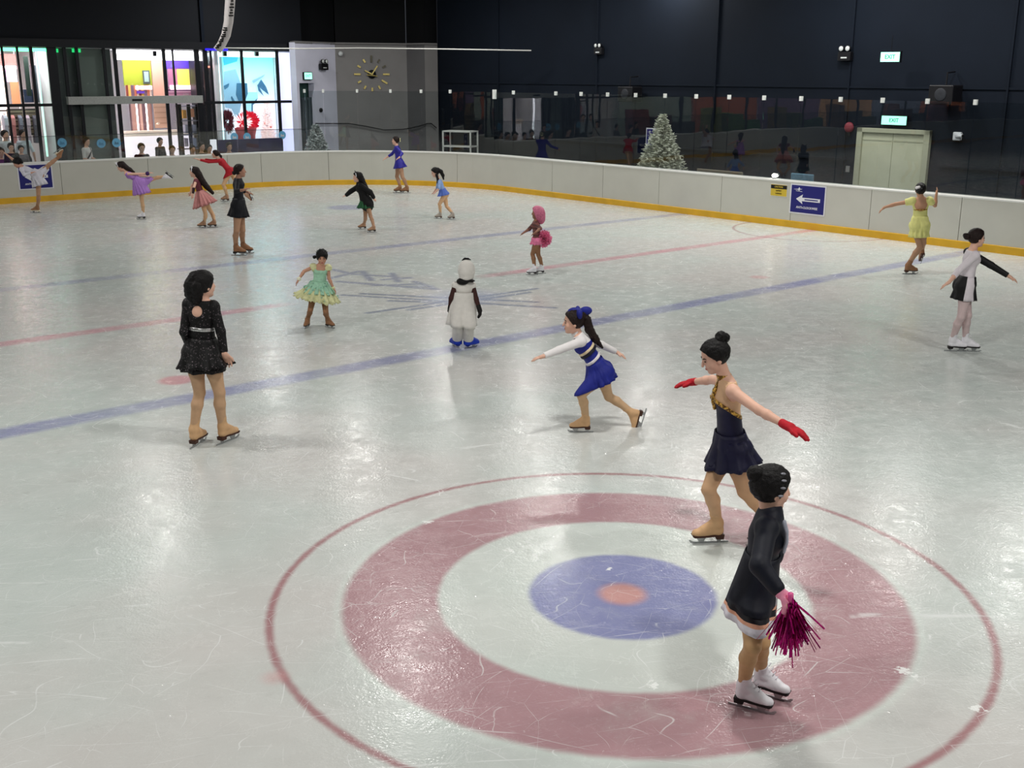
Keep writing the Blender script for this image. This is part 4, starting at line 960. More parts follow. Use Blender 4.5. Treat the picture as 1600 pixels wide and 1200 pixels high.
def strand(o, k):
    tx = bpy.data.textures.get('strands') or bpy.data.textures.new('strands', 'CLOUDS'); tx.noise_scale = .022; tx.noise_depth = 2
    d = o.modifiers.new('strands', 'DISPLACE'); d.texture = tx; d.texture_coords = 'LOCAL'; d.strength = k*1.6; d.mid_level = .45
class Person:
    """A figure: spine, head, arms and legs are given by points in the world; the body grows over them."""
    def __init__(s, label, H, th, pel, neck, head, hh, hp=0., hroll=0., hk=1., arms={}, legs={}, vox=.009, skin=SKIN, group='figure skaters on the ice', curl=.25, hips=1., wide=1., name='person'):
        s.H = H; s.s = H/1.55; s.vox = vox; s.skin = skin
        s.pel, s.neck = np.array(pel), np.array(neck); s.up = nrm(s.neck-s.pel); s.T = np.linalg.norm(s.neck-s.pel)
        t = R_(th); s.r = np.array([math.sin(t), -math.cos(t), 0.]); s.f = nrm(np.cross(s.up, s.r)); s.r = nrm(np.cross(s.f, s.up))
        if s.r@np.array([math.sin(t), -math.cos(t), 0.]) < 0: s.r = -s.r; s.f = -s.f
        s.hc = np.array(head); a = R_(hh); p = R_(hp); s.hs = hk*s.s*1.0
        s.hf = np.array([math.cos(a)*math.cos(p), math.sin(a)*math.cos(p), math.sin(p)])
        s.hr = np.array([math.sin(a), -math.cos(a), 0.]); s.hu = np.cross(s.hr, s.hf)
        if hroll: q = R_(hroll); s.hr, s.hu = s.hr*math.cos(q)+s.hu*math.sin(q), s.hu*math.cos(q)-s.hr*math.sin(q)
        S = s.s; s.wide = wide; s.hips = hips
        s.sh = {'R': s.neck-s.up*.055*S+s.r*.142*S*wide, 'L': s.neck-s.up*.055*S-s.r*.142*S*wide}
        s.hip = {'R': s.pel+s.r*.078*S-s.up*.03*S, 'L': s.pel-s.r*.078*S-s.up*.03*S}
        s.arm = {}; s.leg = {}; s.foot = {}
        LU, LF, LH = .172*H, .150*H, .098*H
        for k, v in arms.items():
            pts = [s.sh[k]]; 
            for (w_, L) in zip(v, (LU, LF, LH)): pts.append(s.solve(pts[-1], w_, L))
            if len(pts) == 3: pts.append(pts[2]+nrm(pts[2]-pts[1])*LH)
            s.arm[k] = pts
        LT, LS = .235*H, .222*H
        for k, v in legs.items():
            if 'foot' in v:
                g = G(*v['foot']) if len(v['foot']) == 2 else np.array(v['foot']); h = R_(v['hd']); fh = np.array([math.cos(h), math.sin(h), 0.]); fu = UZ
                lean = v.get('lean', 0.)
            else:
                fh = nrm(v['toe']); fu = np.array(v['up'], float); fu = nrm(fu-fh*(fu@fh)); an = s.solve(s.hip[k], v['ank'], LT+LS) if len(v['ank']) == 3 and isinstance(v['ank'][2], str) else (W(*v['ank']) if not v.get('world') else np.array(v['ank']))
                g = an-fu*.155*S+fh*.045*S
            an = g+fu*.155*S-fh*.045*S
            if 'knee3' in v: kn = np.array(v['knee3'])
            else:
                best = None; u, w_ = v['knee']; Ym = (s.hip[k][1]+an[1])/2
                for dy in np.linspace(-.45, .45, 91):
                    q = W(u, w_, Ym+dy); c = (np.linalg.norm(q-s.hip[k])-LT)**2+(np.linalg.norm(q-an)-LS)**2+.02*dy*dy
                    if best is None or c < best[0]: best = (c, q)
                kn = best[1]
            s.leg[k] = [s.hip[k], kn, an]; s.foot[k] = (g, fh, fu)
        base = np.array([s.pel[0], s.pel[1], 0.])
        s.root = empty(name, base, label, 'person', group)
        s.build_body(curl)
    def solve(s, prev, w_, L):
        if len(w_) == 3 and isinstance(w_[2], str):
            u, v, sg = w_; d = ray(u, v); d = d/d[1]
            a = d@d; b = 2*d@(CAM-prev); c = (CAM-prev)@(CAM-prev)-L*L; disc = b*b-4*a*c
            if disc <= 0: Y = -b/(2*a)
            else: Y = (-b+(math.sqrt(disc) if sg == '+' else -math.sqrt(disc)))/(2*a)
            if sg == '0': Y = -b/(2*a)
            p = CAM+d*Y; return prev+nrm(p-prev)*min(np.linalg.norm(p-prev), L*1.12) if disc <= 0 or sg == '0' else p
        return np.array(w_, float)
    def torso(s, f, e=0., k=.03, hips=True, shoulders=True):
        S = s.s; P = lambda a: s.pel+s.up*s.T*a; fl = (s.f, .70)
        r = lambda x: x*S+e
        if hips:
            f.cone(P(-.02), P(.38), r(.138*s.hips), r(.100), k*S, fl)
            for sg in (-1, 1): f.sph(s.pel-s.f*.035*S+s.r*.055*S*sg-s.up*.045*S, r(.082*s.hips), k*S)
        f.cone(P(.38), P(.74), r(.098), r(.118), k*S, fl)
        f.cone(P(.74), P(.92), r(.118), r(.08), k*S, fl)
        for sg in (-1, 1): f.sph(P(.72)+s.f*.045*S+s.r*.05*S*sg, r(.052), k*S)
        if shoulders:
            for kk in 'LR': f.cone(s.neck-s.up*.035*S, s.sh[kk], r(.045), r(.043), k*S)
    def build_body(s, curl):
        S = s.s; f = Field(s.vox); s.torso(f)
        neck_top = s.hc-s.hu*.05*s.hs-s.hf*.015*s.hs
        f.cone(s.neck-s.up*.04*S, neck_top, .047*S, .042*s.hs, .02*S)
        h = s.hs; Q = lambda r, ff, u: s.hc+(s.hr*r+s.hf*ff+s.hu*u)*h; ax = (s.hr, s.hf, s.hu)
        f.ell(Q(0, -.008, .025), ax, np.array([.072, .090, .082])*h, .02*h)
        f.ell(Q(0, .022, -.03), ax, np.array([.058, .062, .078])*h, .02*h)
        f.ell(Q(0, .060, -.088), ax, np.array([.024, .022, .018])*h, .02*h)
        for sg in (-1, 1):
            f.ell(Q(sg*.036, .055, -.028), ax, np.array([.022, .022, .024])*h, .015*h)
            f.sph(Q(sg*.030, .092, .004), .013*h, .012*h, True)
        f.cone(Q(0, .084, .008), Q(0, .100, -.026), .0075*h, .0105*h, .008*h)
        f.ell(Q(0, .080, -.058), ax, np.array([.020, .010, .011])*h, .008*h)
        for sg in (-1, 1): f.ell(Q(sg*.073, -.004, -.012), ax, np.array([.009, .017, .028])*h, .006*h)
        for k, p in s.arm.items():
            f.sph(s.sh[k], .046*S, .02*S)
            f.cone(p[0], p[1], .041*S, .032*S, .02*S); f.cone(p[1], p[1]+(p[2]-p[1])*.3, .032*S, .033*S, .015*S); f.cone(p[1]+(p[2]-p[1])*.3, p[2], .033*S, .021*S, .015*S)
            s.hand(f, k, 0., curl)
        for k, p in s.leg.items(): s.legs_prims(f, k, 0.)
        s.body = f.build('body', s.skin, s.root)
    def legs_prims(s, f, k, e, r1=1.):
        S = s.s; h, kn, an = s.leg[k]; bk = -s.f; ax = nrm(an-kn)
        b2 = s.foot[k][1]*-1 if k in s.foot else bk; b2 = nrm(b2-ax*(b2@ax))
        f.cone(h, h+(kn-h)*.5, .078*S+e, .063*S+e, .03*S); f.cone(h+(kn-h)*.5, kn, .063*S+e, .046*S+e, .02*S)
        f.cone(kn, kn+(an-kn)*.32+b2*.010*S, .044*S+e, .046*S+e, .015*S); f.cone(kn+(an-kn)*.32+b2*.010*S, an, .046*S+e, .030*S+e, .02*S)
    def hand_frame(s, k):
        p = s.arm[k]; d = nrm(p[3]-p[2]); n = -UZ if abs(d[2]) < .8 else (s.r if k == 'L' else -s.r)
        side = nrm(s.hf*.3+s.f) if abs(d@s.f) < .8 else (s.r if k == 'L' else -s.r)
        return d, n, side
    def hand(s, f, k, e=0., curl=.25):
        p = s.arm[k]; d, n, sd = s.hand_frame(k); hk = np.linalg.norm(p[3]-p[2])/.152
        hk = min(max(hk, .85*s.s), 1.1*s.s)
        hand_field(f, p[2], d, n, sd, hk, e, curl)
    # ---- clothing -----------------------------------------------------
    def tights(s, m, up_to=.0, name='tights', e=.004):
        f = Field(s.vox)
        for k in s.leg: s.legs_prims(f, k, e)
        for sg in (-1, 1): f.sph(s.pel-s.f*.035*s.s+s.r*.055*s.s*sg-s.up*.045*s.s, .082*s.s*s.hips+e, .03*s.s)
        f.cone(s.pel-s.up*.02*s.T, s.pel+s.up*.12*s.T, .136*s.s*s.hips+e, .12*s.s+e, .03*s.s, (s.f, .70))
        return f.build(name, m, s.root)
    def BP(s, r, ff, u): return s.neck+(s.r*r+s.f*ff+s.up*u)*s.s      # point in the torso frame, from the neck base
    def bodice(s, m, e=.010, top=None, bottom=-.06, sleeves={}, cuts=[], scoops=[], name='dress', se=.008, sr=1.):
        f = Field(s.vox); s.torso(f, e, shoulders=True)
        for k, fr in sleeves.items():
            s.sleeve(k, -.05, fr, m, se, puff=0.)
        for k, fr in []:
            p = s.arm[k]; S = s.s
            if fr > 0: f.sph(s.sh[k], .046*S+se, .02*S); q = p[0]+(p[1]-p[0])*min(fr, 1); f.cone(p[0], q, .041*S*sr+se, (.041-.009*min(fr, 1))*S*sr+se, .02*S)
            if fr > 1:
                q = p[1]+(p[2]-p[1])*(fr-1); f.cone(p[1], q, .034*S*sr+se, .024*S*sr+se, .015*S)
        for (c, r_) in scoops: f.sph(s.BP(*c), r_*s.s, .006, True)
        if not top is None: f.cut(s.neck+s.up*top*s.s, s.up)
        for (c, n_) in cuts: f.cut(s.BP(*c), s.r*n_[0]+s.f*n_[1]+s.up*n_[2])
        if bottom is not None: f.cut(s.pel+s.up*bottom*s.s, -s.up)
        return f.build(name, m, s.root)
    def sleeve(s, k, a, b, m, e=.008, name='sleeve', puff=0., flare=0.):
        p = s.arm[k]; S = s.s; f = Field(s.vox)
        def at(t): return p[0]+(p[1]-p[0])*t if t <= 1 else p[1]+(p[2]-p[1])*(t-1)
        def rr(t): return (.043-.010*t)*S if t <= 1 else (.034-.011*(t-1))*S
        ts = sorted(set([a]+([1.] if a < 1 < b else [])+[b]))
        for i in range(len(ts)-1): f.cone(at(ts[i]), at(ts[i+1]), rr(ts[i])+e+puff, rr(ts[i+1])+e+(puff if i+2 < len(ts) else puff*.6+flare), .015*S)
        if a <= 0: f.sph(s.sh[k], .048*S+e+puff, .015)
        d0 = nrm(at(a+.02)-at(a)); d1 = nrm(at(b)-at(b-.02)); 
        if a > 0: f.cut(at(a), -d0)
        f.cut(at(b), d1) if b > 1 or a <= 0 else None
        return f.build(name, m, s.root)
    def band(s, c, ax, r0, r1, hgt, m, name='belt', flat=.70, fv=None):
        f = Field(min(s.vox, .007)); a = c-ax*hgt/2; b = c+ax*hgt/2
        f.cone(a-ax*.02, b+ax*.02, r0, r1, .002, (s.f if fv is None else fv, flat)); f.cut(b, ax); f.cut(a, -ax)
        return f.build(name, m, s.root)
    def glove(s, k, m, e=.004, name='glove', curl=.25, cuff=.06):
        f = Field(min(s.vox, .006)); s.hand(f, k, e, curl); p = s.arm[k]; d = nrm(p[2]-p[1])
        f.cone(p[2]-d*cuff*s.s, p[2]+d*.02, .026*s.s+e, .024*s.s+e, .01); return f.build(name, m, s.root)
    def boots(s, m, sole=SOLE, high=.10, e=0., bm=None):
        S = s.s
        for k in s.foot:
            g, h, u = s.foot[k]; r = np.cross(h, u); an = s.leg[k][2]; sh = nrm(s.leg[k][1]-an)
            P = lambda x, z, y=0.: g+(h*x+u*z+r*y)*S
            f = Field(min(s.vox, .008))
            f.cone(an, an+sh*high*S, .036*S+e, .041*S+e, .02*S); f.cone(an, P(-.055, .10), .037*S+e, .036*S+e, .02*S)
            f.cone(an+h*.01*S, P(.055, .105), .038*S+e, .032*S+e, .03*S); f.cone(P(.03, .096), P(.10, .081), .035*S+e, .028*S+e, .02*S, (u, .9))
            f.cone(P(-.05, .09), P(.115, .078), .030*S+e, .026*S+e, .02*S)
            f.cut(an+sh*high*S, sh); f.cut(P(0, .062), -u)
            bt = f.build('boot', m, s.root)
            mb = MB(); mb.prism([P(-.095, .067), P(-.09, .035), P(-.035, .035), P(-.03, .056), P(.04, .052), P(.125, .05), P(.14, .062), P(.142, .07), P(-.095, .07)], r, .062*S); mb.build('sole', sole, bt, bevel=.004)
            mb = MB()
            mb.prism([P(-.135, .004), P(-.12, .0), P(.12, .0), P(.15, .008), P(.162, .026), P(.152, .03), P(.13, .016), P(.1, .014), P(-.13, .014)], r, .005*max(S, .8))
            mb.prism([P(-.085, .037), P(-.072, .010), P(-.05, .010), P(-.042, .037)], r, .012*S); mb.prism([P(.03, .055), P(.055, .010), P(.085, .010), P(.115, .055)], r, .012*S)
            mb.build('blade', bm or BLADE, bt)
            if m is WBOOT and s.vox <= .009:
                lc = MB()
                for i in range(6):
                    q = P(.045-.016*i, .135+.028*i*.9); w_ = r*.02*S; o_ = nrm(h*.7+u*.7)*.012*S
                    lc.tube([q-w_+o_, q+w_+o_], .0035*S, 5)
                lc.build('laces', mat('lace_grey', (200, 198, 206), rough=.7), bt)
    def skirt(s, m, u0=.18, r0=(.125, .09), L=.3, r1=(.22, .18), sway=(0, 0, 0), hemc=None, folds=11, amp=.12, layers=1, ragged=0., name='skirt', rings=9, flare=1.3, seed=1, th=.004, tilt=None, drop=0., clear=.014):
        S = s.s; rg = np.random.RandomState(seed); obs = []
        c0 = s.pel+s.up*s.T*u0; down = -s.up if drop == 0 else nrm(-s.up*(1-drop)-UZ*drop)
        c1 = c0+down*L*S+np.array(sway) if hemc is None else np.array(hemc)
        ub = -nrm(c1-c0) if tilt is None else nrm(tilt)
        caps = []
        for k in s.leg:
            h_, kn_, _a = s.leg[k]; caps.append((h_, h_+(kn_-h_)*.5, .080*S, .068*S)); caps.append((h_+(kn_-h_)*.5, kn_, .068*S, .05*S))
        for sg in (-1, 1): c_ = s.pel-s.f*.035*S+s.r*.055*S*sg-s.up*.045*S; caps.append((c_, c_+s.up*.01, .084*S*s.hips, .084*S*s.hips))
        for sg in (-1, 1): c_ = s.pel+s.r*.045*S*sg; caps.append((c_, c_+s.up*.16*s.T, .096*S*s.hips, .075*S))
        for ly in range(layers):
            q = 1-.10*ly; n = max(folds*8, 56); mb = MB(); vs = []; ph = rg.uniform(0, 6.28); 
            wv = rg.uniform(.7, 1.3, size=folds+1)
            r_h = nrm(s.r-ub*(s.r@ub)); f_h = nrm(np.cross(ub, r_h)); f_h = f_h if f_h@s.f > 0 or abs(f_h@s.f) < .2 else -f_h
            for i in range(rings+1):
                t = i/rings*(1 if ly == 0 else .9+.05*ly); a = t**flare
                c = c0+(c1-c0)*t; rx = (r0[0]*(1-a)+r1[0]*a*q)*S; ry = (r0[1]*(1-a)+r1[1]*a*q)*S
                rv = nrm(s.r*(1-t)+r_h*t); fv = nrm(s.f*(1-t)+f_h*t)
                for j in range(n):
                    w_ = 2*math.pi*j/n; kk = folds*w_+ph; mod = 1+amp*t*math.sin(kk)*wv[int(j/n*folds)]+amp*.35*t*math.sin(2.3*kk+1)
                    z = 0
                    if i == rings: z = ragged*rg.uniform(-1, 1)*S
                    rad = rv*math.cos(w_)*rx+fv*math.sin(w_)*ry; q_ = c+rad*mod-ub*z; ru = nrm(rad); gap = clear*(1 if ly == 0 else .4)
                    for _ in range(30):
                        hit = False
                        for a_, b_, ra, rb in caps:
                            ba = b_-a_; tt = min(max((q_-a_)@ba/(ba@ba+1e-9), 0), 1)
                            if np.linalg.norm(q_-a_-ba*tt) < ra+(rb-ra)*tt+gap: hit = True; break
                        if not hit: break
                        q_ = q_+ru*.008
                    vs.append(q_)
            mb.add(vs, [(i*n+j, i*n+(j+1) % n, (i+1)*n+(j+1) % n, (i+1)*n+j) for i in range(rings) for j in range(n)])
            mm = m[ly % len(m)] if isinstance(m, list) else m
            if isinstance(m, dict) and 'rings' in m:
                mm = list(m['rings']); mb.mi = [m['idx'][min(i, len(m['idx'])-1)] for i in range(rings) for j in range(n)]
            elif isinstance(m, dict):
                mm = [m['base'], m['alt']]; mb.mi = [1 if any(a0 <= ((j+.5)/n*360+180) % 360-180 <= a1 for a0, a1 in m['r']) else 0 for i in range(rings) for j in range(n)]
            o = mb.build(name, mm, s.root, True); o.modifiers.new('solid', 'SOLIDIFY').thickness = th; obs.append(o)
        return obs
    def hair(s, m=HAIR, thick=.0, buns=[], tails=[], bangs=False, line=(.070, .074), nape=(-.05, -.10), name='hair', extra=[]):
        h = s.hs; Q = lambda r, ff, u: s.hc+(s.hr*r+s.hf*ff+s.hu*u)*h; s.Q = Q
        f = Field(min(s.vox, .008))
        f.ell(Q(0, -.010, .026), (s.hr, s.hf, s.hu), np.array([.083+thick, .101+thick, .094+thick])*h, .01)
        for q in extra: f.ell(Q(*q[:3]), (s.hr, s.hf, s.hu), np.array(q[3:6])*h, .02)
        d = np.array([nape[0]-line[0], nape[1]-line[1]]); n = nrm([-d[1], d[0]]); 
        if n[0] < 0: n = -n
        nn = s.hf*n[0]+s.hu*n[1]
        if bangs:
            nb = nrm(s.hf); nb2 = nrm(s.hf*.9-s.hu*.45)
            # two-step cut: keep fringe down to just above the eyes
            f.sub_box = None
            f.ell(Q(0, .085, -.045), (s.hr, s.hf, s.hu), np.array([.066, .07, .090])*h, .004, True)
            f.cut(Q(0, -.05, -.095), -s.hu*.9+s.hf*.2)
        else: f.cut(Q(0, line[0], line[1]), nn)
        hobj = f.build(name, m, s.root)
        strand(hobj, .007*h)
        if buns:
            f2 = Field(min(s.vox, .008))
            for b in buns: f2.sph(Q(*b[:3]), b[3]*h, .008)
            strand(f2.build('hair_bun', m, s.root), .007*h)
        for tl in tails:
            f2 = Field(min(s.vox, .008)); pts = [Q(*p[:3]) if not isinstance(p[0], np.ndarray) else p[0] for p in tl]; rads = [p[3]*h if not isinstance(p[0], np.ndarray) else p[1]*h for p in tl]
            f2.chain(pts, rads, .015); strand(f2.build('ponytail', m, s.root), .010*h)
        return hobj
    def face(s, eyes=True, brow=True, lips=True, closed=False):
        h = s.hs; Q = lambda r, ff, u: s.hc+(s.hr*r+s.hf*ff+s.hu*u)*h
        for sg in (-1, 1):
            if eyes:
                f = Field(.0025); f.ell(Q(sg*.030, .0795, .004), (s.hr, s.hf, s.hu), np.array([.013, .006, .0035 if closed else .0062])*h, .002); f.build('eye', EYE, s.root)
            if brow:
                f = Field(.003); f.chain([Q(sg*.016, .085, .022), Q(sg*.032, .080, .027), Q(sg*.046, .069, .022)], [.003*h, .0035*h, .0025*h], .004); f.build('eyebrow', HAIR, s.root)
        if lips:
            f = Field(.003); f.ell(Q(0, .086, -.057), (s.hr, s.hf, s.hu), np.array([.019, .0055, .0065])*h, .003); f.build('lips', LIP, s.root)
def px2(u, v, Y): return W(u, v, Y)
def coat(s, m, e, hemc, rh, fl=.7, sleeves={}, sr=1., name='jacket', top=.02, se=.014):
    f = Field(s.vox); s.torso(f, e); S = s.s
    f.cone(s.pel+s.up*s.T*.35, np.array(hemc), .105*S+e, rh, .04, (s.f, fl)); ax = nrm(np.array(hemc)-s.pel)
    for k, fr in sleeves.items():
        p = s.arm[k]; f.sph(s.sh[k], .05*S+se, .02*S); f.cone(p[0], p[1], .046*S*sr+se, .040*S*sr+se, .02*S)
        q = p[1]+(p[2]-p[1])*(fr-1); f.cone(p[1], q, .042*S*sr+se, .030*S*sr+se, .015*S)
    f.cut(np.array(hemc)+ax*.0, ax) if not sleeves else None
    if top is not None: f.cone(s.neck-s.up*.05*S, s.neck+s.up*top*S, .075*S+e*.5, .058*S+e*.3, .01)
    return f.build(name, m, s.root)
def Yf(u, v): return float(G(u, v)[1])

# ---- skater in navy dress with red gloves
Y = Yf(1110, 848)
p = Person('person gliding in navy skating dress with gold collar trim and red gloves, arms spread', 1.55, 187, W(1142, 693, Y), W(1135, 592, Y), W(1117, 557, Y), 186, -24, hk=1.03, vox=.0058,
    arms={'R': [(1113, 593, '+'), (1082, 597, '+'), (1058, 600, '0')], 'L': [(1186, 641, '-'), (1229, 665, '-'), (1265, 681, '0')]},
    legs={'R': dict(foot=(1110, 848), hd=186, knee=(1107, 765)), 'L': dict(foot=(1196, 852), hd=200, knee=(1163, 768))})
M_nv = mat('navy_stretch_fabric', (22, 22, 52), rough=.55, var=.1, vs=25, bump=.05)
M_gs = sequin('gold_sequins', (112, 78, 30), (226, 180, 84), 110, .4)
M_mesh = mat('nude_mesh', (218, 178, 140), rough=.6, var=.03)
p.tights(TAN); p.boots(TAN_B, e=.001)
p.bodice(M_mesh, .0045, cuts=[((0, 0, .0), (0, -.3, 1))], name='mesh_yoke', scoops=[((-.2, -.02, -.06), .105), ((.2, -.02, -.06), .105)])
tn = (0, -.64, .77)
p.bodice(M_nv, .010, cuts=[((0, .09, -.135), tn), ], name='bodice')
p.bodice(M_gs, .014, cuts=[((0, .09, -.128), tn), ((0, .09, -.160), (0, .64, -.77))], bottom=None, name='sequin_trim')
f = Field(.005); f.cone(p.neck-p.up*.03, p.hc-p.hu*.075-p.hf*.012, .054, .047, .005); f.cut(p.neck-p.up*.012, -p.up); f.cut(p.neck+p.up*.038+p.hf*0, p.up); f.build('collar', M_gs, p.root)
f = Field(.005); f.chain([p.BP(0, .045, .0), p.BP(0, .088, -.07), p.BP(0, .100, -.15), p.BP(0, .10, -.2)], [.014, .016, .018, .012], .01); f.build('sequin_strip', M_gs, p.root)
p.skirt(M_nv, .20, (.128, .098), .24, (.215, .19), hemc=W(1146, 724, Y), folds=9, amp=.10, seed=4, ragged=.006)
p.skirt(M_nv, .10, (.13, .10), .2, (.12, .10), hemc=W(1142, 722, Y), folds=5, amp=.02, name='briefs', rings=3)
for k in 'LR': p.glove(k, mat('red_glove', (186, 24, 40), rough=.7), .004, cuff=.035)
p.hair(HAIR, .004, buns=[(0, -.085, .112, .036), (.012, -.112, .088, .034), (-.012, -.066, .098, .028), (.02, -.10, .118, .024)]); p.face(closed=True)

# ---- child in navy jacket with pom-pom
Y = Yf(1172, 1106)+.1
p = Person('child in navy jacket and striped skirt hem holding a magenta pom-pom, nearest skater', 1.38, -18, W(1180, 925, Y), W(1204, 800, Y), W(1205, 763, Y), 14, -8, hk=1.18, vox=.0058,
    arms={'R': [(1187, 884, '-'), (1216, 922, '0'), (1242, 950, '0')], 'L': [(1208, 868, '+'), (1222, 842, '0'), (1214, 826, '0')]},
    legs={'R': dict(foot=(1171, 1108), hd=-27, knee=(1176, 1010)), 'L': dict(foot=(1198, 1088), hd=-30, knee=(1190, 1003))})
M_jk = mat('navy_track_jacket', (15, 18, 32), rough=.6, var=.12, vs=20, bump=.15, bs=25)
p.tights(mat('amber_tights', (196, 156, 112), rough=.55, var=.04)); p.boots(WBOOT, SOLE_K)
coat(p, M_jk, .020, W(1176, 925, Y), .13, .72, {'L': 1.85, 'R': 1.9}, 1.0)
p.skirt(M_jk, .5, (.125, .10), .3, (.176, .142), hemc=W(1173.5, 938, Y), folds=5, amp=.035, name='jacket_skirt', flare=1., seed=21, tilt=nrm(W(1192, 850, Y)-W(1174, 942, Y)), clear=.022)
M_hem = {'rings': [mat('hem_white', (226, 222, 232), rough=.6), mat('hem_peach', (228, 168, 140), rough=.6), mat('hem_black', (24, 20, 28), rough=.6)], 'idx': [0, 0, 0, 0, 1, 2, 2, 1, 0, 0]}
sk = p.skirt(M_hem, .10, (.150, .12), .1, (.190, .158), hemc=W(1170, 960, Y), folds=9, amp=.05, rings=10, tilt=nrm(W(1187, 900, Y)-W(1171, 962, Y)), seed=2, flare=1.)
stp = MB(); a = p.sh['R']+p.up*.058+p.f*.03; sd_ = p.r
for t0 in (0,):
    c_ = [p.BP(.11, .075, -.005), p.BP(.105, .098, -.06), p.BP(.10, .108, -.12), p.BP(.095, .104, -.18)]
    f = Field(.005); f.chain([q+p.f*.012 for q in c_], [.016]*4, .003, (p.f, .6)); f.build('jacket_stripe', mat('silver_stripe', (168, 172, 186), rough=.4), p.root)
p.glove('R', mat('pink_glove', (236, 150, 178), rough=.8), .007, cuff=.07, curl=.9); p.glove('L', M_jk, .004)
p.hair(HAIR, .006, buns=[(0, -.10, .07, .042)], nape=(-.03, -.11)); p.face(eyes=False, brow=False)
M_clipm = mat('silver_hair_clip', (150, 150, 160), rough=.4, metal=.5)
for q in ((.050, .012, .098), (.070, .012, .070), (.079, .010, .035), (.082, .005, -.005)):
    c_ = p.Q(q[0]+.012, q[1], q[2]); f = Field(.004); f.ell(c_, (p.hr, p.hf, p.hu), np.array([.006, .017, .007]), .002); f.build('hair_clip', M_clipm, p.root)
# pom-pom held in the pink glove
pc = p.arm['R'][2]*.25+p.arm['R'][3]*.75; M_pp = mat('magenta_tinsel', (170, 16, 110), rough=.22, metal=.75, var=.5, vs=60)
r = empty('pom_pom', pc, 'magenta tinsel pom-pom held in the pink glove of the child in the navy jacket', 'pom-pom')
rg = np.random.RandomState(5); mb = MB(); dmain = nrm(W(1243, 1010, Y-.15)-W(1243, 945, Y-.2))
for i in range(420):
    d = nrm(dmain*1.5+rg.normal(size=3)*.30); L = rg.uniform(.12, .25); w_ = nrm(np.cross(d, rg.normal(size=3)))*.0045; c_ = pc+rg.normal(size=3)*.012; b_ = rg.normal(size=3)*.02-UZ*.02
    mb.add([c_-w_, c_+w_, c_+d*L*.5+b_*.6+w_, c_+d*L+b_+w_, c_+d*L+b_-w_, c_+d*L*.5+b_*.6-w_], [(0, 1, 2, 5), (5, 2, 3, 4)])
mb.build('tinsel', M_pp, r); MB().tube([pc-dmain*.06, pc+dmain*.03], .014, 10).build('handle', mat('pink_handle', (220, 90, 150), rough=.4), r, True)

# ---- skater in black sparkling dress, seen from behind
Y = Yf(332, 693)
p = Person('person standing in short black sequinned long-sleeved dress with silver belt, seen from behind', 1.60, 80, W(315, 547, Y), W(314, 468, Y), W(318, 445, Y), 48, 0, hk=1.05, vox=.007, wide=.80,
    arms={'L': [(288, 519, '0'), (297, 545, '+'), (302, 552, '+')], 'R': [(345, 518, '0'), (351, 553, '0'), (357, 570, '+')]},
    legs={'L': dict(foot=(309, 695), hd=76, knee=(312, 613)), 'R': dict(foot=(355, 690), hd=61, knee=(343, 613))})
M_bs = sequin('black_sequins', (9, 8, 10), (110, 100, 106), 130, .03, .6, .05)
M_bm = mat('sheer_black_mesh', (44, 36, 40), rough=.7, var=.2, vs=60)
p.tights(mat('beige_tights', (200, 162, 128), rough=.6, var=.04)); p.boots(TAN_B, e=.001)
p.bodice(M_bs, .010, top=.0, sleeves={'L': 1.93, 'R': 1.93}, scoops=[((0, -.10, -.085), .052)])
p.band(p.neck+p.up*.02, p.up, .056, .052, .03, M_bs, 'collar', .95)
p.band(p.BP(0, 0, -.25), p.up, .128, .126, .034, mat('silver_belt', (190, 190, 190), rough=.25, metal=.8, var=.4, vs=60))
p.skirt(M_bs, .26, (.125, .095), .3, (.225, .20), hemc=W(321, 571, Y), folds=9, amp=.13, layers=1, seed=8, ragged=.008)
p.skirt(M_bs, .20, (.125, .095), .3, (.18, .16), hemc=W(317, 578, Y), folds=7, amp=.14, name='underskirt', seed=9)
p.hair(HAIR, .006, nape=(-.02, -.11), tails=[[(-.01, -.06, .06, .062), (-.035, -.075, .0, .07), (-.05, -.07, -.06, .066), (-.04, -.05, -.11, .05)], [(-.04, -.06, -.02, .06), (-.085, -.06, -.07, .045), (-.10, -.05, -.12, .02)], [(.02, -.07, .0, .06), (.0, -.07, -.11, .04)]]); p.face(brow=False, eyes=False)

# ---- cheer skater in blue and white
Y = Yf(908, 674)
p = Person('child gliding in royal blue pleated skirt and white long-sleeved top with big blue hair bow', 1.32, 181, W(937, 578, Y), W(902, 523, Y), W(896, 503, Y), 183, -4, hk=1.15, vox=.007,
    arms={'L': [(873, 547, '-'), (848, 557, '-'), (834, 561, '0')], 'R': [(940, 539, '+'), (963, 550, '+'), (977, 557, '0')]},
    legs={'L': dict(foot=(909, 675), hd=181, knee=(908, 617)), 'R': dict(ank=(987, 644, Y+.15), toe=(-.25, 0, -.97), up=(-.97, 0, .25), knee=(951, 620))})
M_rb = mat('royal_blue_fabric', (26, 36, 130), rough=.6, var=.08, vs=20)
M_wh = mat('white_knit', (232, 228, 228), rough=.7, var=.03)
p.tights(mat('beige_tights_light', (208, 172, 134), rough=.6, var=.04)); p.boots(TAN_B, e=.001)
p.bodice(M_wh, .008, top=.005, sleeves={'L': 1.93, 'R': 1.93}, name='white_top')
p.bodice(M_rb, .014, cuts=[((0, .09, -.075), (0, -.25, 1))], bottom=.02, name='blue_vest', scoops=[((-.19, 0, -.03), .085), ((.19, 0, -.03), .085)])
for i, (t_, cc) in enumerate(((.60, (226, 206, 170)), (.52, (24, 24, 40)), (.32, (230, 224, 226)))):
    p.band(p.pel+p.up*p.T*t_, nrm(p.up+p.f*.15), .122 if i < 2 else .116, .118, .028, mat('vest_stripe', cc, rough=.6), 'vest_stripe', .74)
